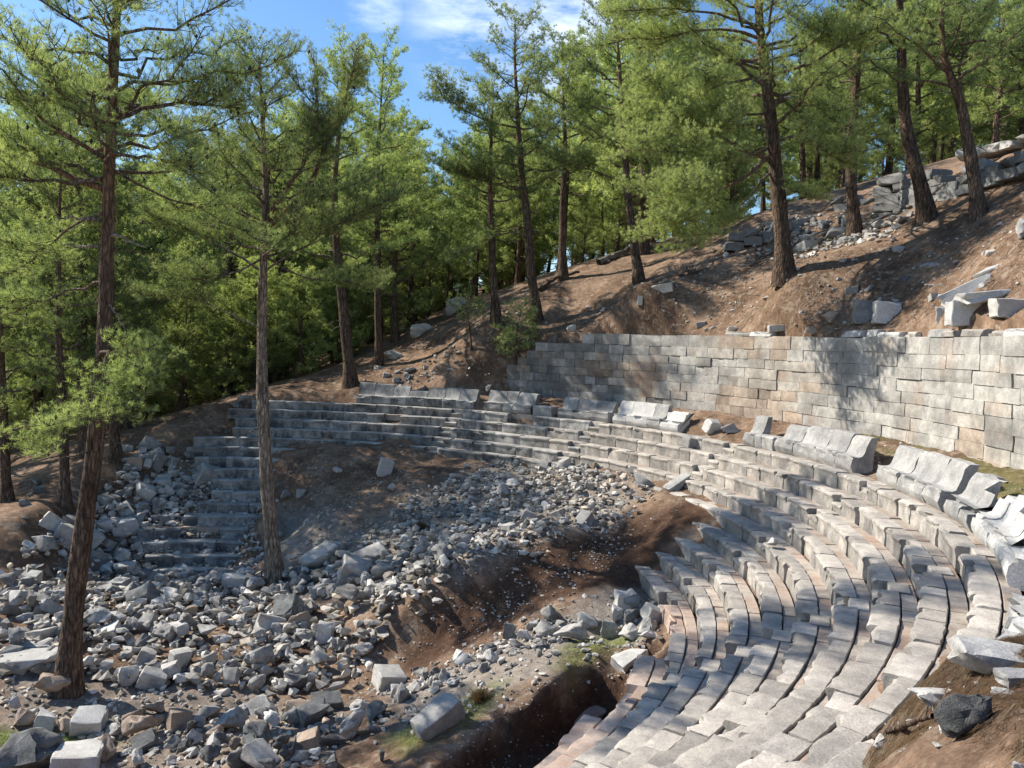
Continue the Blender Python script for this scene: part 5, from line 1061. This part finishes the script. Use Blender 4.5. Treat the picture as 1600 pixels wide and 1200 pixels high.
pine('little pine with a bare thin stem in front of the pale outcrop', tsm, 0.06, 27, name='young_pine', crown=(0.45, 1.0), limbs=16, L=1.1, spread=0.5, dens=6, nn=12, nl=0.16, nw=0.015, tone=0.35, stubs=3)

# the forest behind: five kinds built once, then copied whole
def archetype(seed, H, L, limbs, c0, tone, name='pine_tree'):
    tr_ = [np.array([0, 0, 0.0]), np.array([0.15, 0.1, H * 0.3]), np.array([0.1, -0.1, H * 0.65]), np.array([0.3, 0.1, H])]
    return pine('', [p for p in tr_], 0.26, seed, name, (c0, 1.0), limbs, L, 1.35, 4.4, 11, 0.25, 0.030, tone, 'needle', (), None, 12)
def clear_label(o):
    for k in ('label',):
        if k in o: del o[k]
protos = [archetype(31, 13, 4.4, 34, 0.22, 0.45), archetype(32, 11, 4.0, 34, 0.12, 0.52), archetype(33, 15, 4.8, 38, 0.32, 0.42), archetype(34, 12, 4.2, 30, 0.36, 0.58), archetype(35, 9, 3.8, 32, 0.04, 0.52)]
used = [False] * len(protos)
def copy_tree(o):
    c = o.copy(); COL.objects.link(c)
    for ch in o.children:
        d = ch.copy(); COL.objects.link(d); d.parent = c
    return c
HS = [13, 11, 15, 12, 9]
def forest_tree(x, y, h, k, label, group, rz):
    if used[k]: o = copy_tree(protos[k])
    else: o = protos[k]; used[k] = True
    o.location = (x, y, hz(x, y) - 0.1); s = h / HS[k]; o.scale = (s, s, s); o.rotation_euler = (rz_.gauss(0, 0.04), rz_.gauss(0, 0.04), rz); tag(o, label, 'pine tree', group); return o
def top_profile(px):     # where the tree tops reach in the photograph
    xs = [-200, 200, 380, 430, 480, 540, 600, 635, 665, 700, 760, 850, 930, 1000, 1700]; ys = [-60, -60, 60, 75, 85, 120, 110, 190, 260, 185, 110, 60, -20, -60, -60]
    return float(np.interp(px, xs, ys))
FLAB = {0: ('pine of the dense forest behind the far rows, left part', 'forest pines on the left'), 1: ('pine of the forest behind the slope, between far benches and hill', 'forest pines in the middle'), 2: ('pine of the forest along the crest of the hill above the wall', 'forest pines on the hill')}
spots = []; t_ = 0; FARN = 0
while len(spots) < 108 and t_ < 9000:
    t_ += 1; px = rz_.uniform(-140, 1740); Y = 50 + 62 * rz_.random() ** 1.3
    if px < 330: Y = rz_.uniform(37, 95)
    elif px < 600: Y = rz_.uniform(48, 100)
    if px > 1150: Y = rz_.uniform(47, 90)
    P = at_depth(px, 560, Y); x, y = P[0], P[1]
    if any((a - x) ** 2 + (b - y) ** 2 < (3.8 + Y * 0.014) ** 2 for a, b, *_ in spots): continue
    if px > 1100 and Y < 52 - max(0, (px - 1450)) * 0.06: continue
    spots.append((x, y, px, Y))
for x, y, px, Y in spots:
    kk = rz_.choice([0, 1, 1, 4, 0, 2]) if px < 620 else rz_.choice([0, 1, 2, 3, 3]); g0 = hz(x, y); top = top_profile(px) + rz_.uniform(0, 150) + max(0, (Y - 60)) * 1.0
    zt = at_depth(px, top, Y)[2]; h = min(17.5 if px < 1000 else 15, max(6.0, zt - g0)); 
    forest_tree(x, y, h, kk, *FLAB[0 if px < 560 else (1 if px < 1000 else 2)], rz_.uniform(0, 6.28))
# low growth closing the gaps under the forest on the left and on the crest
for i in range(84):
    px = rz_.uniform(-60, 760) if i < 56 else rz_.uniform(880, 1640); Y = rz_.uniform(50, 90) if i < 56 else rz_.uniform(52, 75); P = at_depth(px, 560, Y)
    forest_tree(P[0], P[1], rz_.uniform(3.5, 7.0) if i < 56 else rz_.uniform(3.0, 5.0), 4, 'low bushy pine filling in under the tall forest trees', 'undergrowth pines', rz_.uniform(0, 6.28))
for i in range(38):
    px = rz_.uniform(150, 540) if i < 16 else (rz_.uniform(640, 900) if i < 32 else rz_.uniform(-80, 150)); Y = rz_.uniform(47, 60) if i < 16 else (rz_.uniform(62, 84) if i < 32 else rz_.uniform(42, 55)); P = at_depth(px, 560, Y)
    forest_tree(P[0], P[1], rz_.uniform(4.5, 8.0), rz_.choice([4, 4, 1]), 'young bushy pine with boughs down to the ground behind the theatre', 'young pines behind the theatre', rz_.uniform(0, 6.28))
for i in range(110):
    px = rz_.uniform(-150, 1740); Y = rz_.uniform(92, 170); P = at_depth(px, 560, Y); g0 = hz(P[0], P[1]); zt = at_depth(px, max(top_profile(px) + 60, 150 if px < 1100 else -60) + rz_.uniform(0, 160), Y)[2]
    forest_tree(P[0], P[1], min(17, max(8, zt - g0)), rz_.randrange(5), 'distant pine of the forest seen between the nearer trunks', 'distant forest pines', rz_.uniform(0, 6.28))
print('NEEDLE TRIS', NEEDLES[0])
# ---------------------------------------------------------------- small growth, dead wood, needle litter
def stick(name, pts, r, label, cat='branch', side=6, seed=1, mat='dead', n=14):
    g = np.random.default_rng(seed); pts = np.array(pts, float); base = pts[0].copy(); root = empty(name, tuple(base)); tag(root, label, cat)
    path = resample(pts - base, n); path[1:] += g.normal(0, r * 0.2, (n - 1, 3)); t = Tubes(); t.add(path, np.linspace(r, r * 0.55, n), 9, 0.04, up=0.0); t.build('stem', M[mat], root)
    for i in range(side):
        j = g.integers(2, n - 1); d = unit(g.normal(0, 1, 3)); d[2] = abs(d[2]) * 0.5; l = min(0.5, r * g.uniform(3, 7)); t = Tubes(); t.add([path[j], path[j] + d * l * .5, path[j] + d * l + [0, 0, -0.05 * l]], [r * .3, r * .2, r * .08], 4); t.build('twig', M[mat], root)
    return root
def gpt(px, py, up=0.0): p = hit(px, py); return np.array([p[0], p[1], p[2] + up])
stick('fallen_branch', [gpt(1366, 1160, 0.05), gpt(1400, 1148, 0.06), gpt(1462, 1130, 0.05)], 0.028, 'thick bark covered branch lying on the needles in front of the dark boulder', seed=3, side=3, mat='bark')
stick('fallen_branch', [gpt(843, 456, 0.1), gpt(870, 440, 0.3), gpt(905, 430, 0.2)], 0.12, 'long fallen trunk lying behind the curved pine on the slope', seed=4, side=6, mat='bark')
stick('fallen_branch', [gpt(935, 415, 0.2), gpt(960, 405, 0.25), gpt(990, 392, 0.3)], 0.2, 'pale fallen log lying over a red hollow on the skyline', seed=5, side=2)
stick('fallen_branch', [gpt(1108, 378, 0.6), gpt(1150, 368, 0.9), gpt(1205, 350, 0.7)], 0.03, 'long thin bleached branch arching by the dark ledge', seed=6, side=4)
for i, (px, py) in enumerate([(1062, 432), (1078, 428)]):
    b = gpt(px, py); g = np.random.default_rng(40 + i); t = Tubes()
    for k in range(26):
        a = g.uniform(0, 6.28); l = g.uniform(0.4, 1.1); e = b + [math.cos(a) * l, math.sin(a) * l * 0.6, g.uniform(0.2, 0.8)]; t.add([b, (b + e) / 2 + g.normal(0, 0.06, 3), e], [0.02, 0.013, 0.005], 3)
    tag(t.build('brushwood', M['dead'], None), ['heap of bleached dead twigs beside the squared hillside block', 'smaller sheaf of dead twigs right of the bleached heap'][i], 'dead twigs')
def tuft(name, px, py, h, n, mat, tint, label, cat, spreadw=0.6):
    b = gpt(px, py); g = np.random.default_rng(int(px)); d = unit(np.stack([g.normal(0, spreadw, n), g.normal(0, spreadw, n), np.abs(g.normal(0.6, 0.35, n))], -1)); bs = g.normal(0, h * 0.18, (n, 3)) * [1, 1, 0.1]
    sd = unit(np.cross(d, g.normal(0, 1, (n, 3)))) * 0.006; ln = h * g.uniform(0.5, 1.1, (n, 1)); V = np.stack([bs - sd, bs + sd, bs + d * ln], 1).reshape(-1, 3)
    me = mesh_np(name, V, np.arange(len(V)).reshape(-1, 3)); add_attr(me, 'tint', np.repeat(np.clip(tint + g.normal(0, 0.15, n), 0, 1), 3)); o = link(name, me, M[mat], None, tuple(b)); tag(o, label, cat); return o
tuft('dry_bush', 752, 1092, 0.36, 900, 'litter', 0.55, 'round tuft of dry russet grass on the ridge', 'dry bush', 0.8)
tuft('dry_bush', 657, 826, 0.4, 500, 'litter', 0.45, 'small russet dry bush in the middle of the scree', 'dry bush', 0.5)
tuft('dry_bush', 676, 833, 0.3, 300, 'litter', 0.3, 'tiny russet tuft just right of the dry bush in the scree', 'dry bush', 0.5)
def blades(name, poly, n, l, w, mat, tmin, tmax, label, up, seed, flat_=False):
    wp = wpoly(poly); g = np.random.default_rng(seed); xs = [p[0] for p in wp]; ys = [p[1] for p in wp]; X = g.uniform(min(xs), max(xs), n * 4); Y = g.uniform(min(ys), max(ys), n * 4)
    k = in_poly(X, Y, wp) & (fbm(X, Y, 1.2, 3, seed) > g.normal(-0.05, 0.12, n * 4)); X, Y = X[k][:n], Y[k][:n]; n = len(X); Z = height(X, Y)
    P = np.stack([X, Y, Z + g.uniform(0.0, 0.035 if flat_ else 0.0, n)], -1); a = g.uniform(0, 6.28, n); d = unit(np.stack([np.cos(a), np.sin(a), g.normal(0, 0.12, n) if flat_ else np.full(n, up)], -1))
    if flat_: e = np.stack([X + d[:, 0] * l, Y + d[:, 1] * l], -1); ze = height(e[:, 0], e[:, 1]); d[:, 2] = (ze - Z) / l + g.normal(0, 0.10, n)
    sd = unit(np.cross(d, [0, 0, 1.0])) * w * 0.5 * g.uniform(0.6, 1.3, (n, 1)); ln = l * g.uniform(0.5, 1.15, (n, 1)); P[:, 2] += 0.008
    V = np.stack([P - sd, P + sd, P + d * ln + sd * 0.2], 1).reshape(-1, 3); me = mesh_np(name, V, np.arange(len(V)).reshape(-1, 3)); add_attr(me, 'tint', np.repeat(g.uniform(tmin, tmax, n), 3)); tag(link(name, me, M[mat]), label, None, None, 'stuff')
BANK = [(1330, 1215), (1380, 1150), (1430, 1085), (1490, 1020), (1540, 990), (1640, 960), (1640, 1230)]
blades('needle_litter', BANK, 60000, 0.12, 0.0045, 'litter', 0.0, 0.9, 'thick brown pine needle litter on the bank close by', 0, 61, True)
blades('hillside_litter', [(850, 510), (1000, 440), (1220, 430), (1420, 350), (1600, 290), (1600, 500), (1150, 512)], 16000, 0.22, 0.012, 'litter', 0.0, 0.8, 'fallen needles and twigs on the slope above the wall', 0, 62, True)
blades('forest_litter', [(560, 600), (650, 560), (850, 500), (850, 530), (760, 610)], 4000, 0.2, 0.012, 'litter', 0.0, 0.7, 'fallen needles behind the far benches', 0, 66, True)
blades('orchestra_litter', [(430, 715), (700, 700), (1000, 765), (1000, 850), (650, 1040), (430, 900)], 9000, 0.16, 0.009, 'litter', 0.0, 0.7, 'fallen needles on the soil among the stones', 0, 65, True)
blades('fallen_twigs', [(850, 512), (1000, 440), (1220, 400), (1420, 350), (1600, 290), (1600, 500), (1150, 512)], 900, 0.5, 0.022, 'dead', 0, 1, 'dead twigs scattered on the slope above the wall', 0, 63, True)
blades('dry_twigs', BANK, 160, 0.22, 0.007, 'dead', 0, 1, 'dead twigs on the needle covered bank', 0, 64, True)
for i, (pl, n) in enumerate((([(610, 1150), (700, 1105), (800, 1060), (800, 1085), (720, 1130), (640, 1170)], 3000), ([(860, 1015), (940, 985), (1000, 995), (960, 1030), (890, 1045)], 2000), ([(0, 1140), (180, 1145), (210, 1170), (60, 1175), (0, 1165)], 3500), ([(1345, 700), (1390, 700), (1480, 745), (1600, 760), (1600, 800), (1500, 750)], 2500))):
    blades('grass', pl, n, 0.07, 0.007, 'needle', 0.2, 0.9, 'short green grass and moss', 1.2, 70 + i)
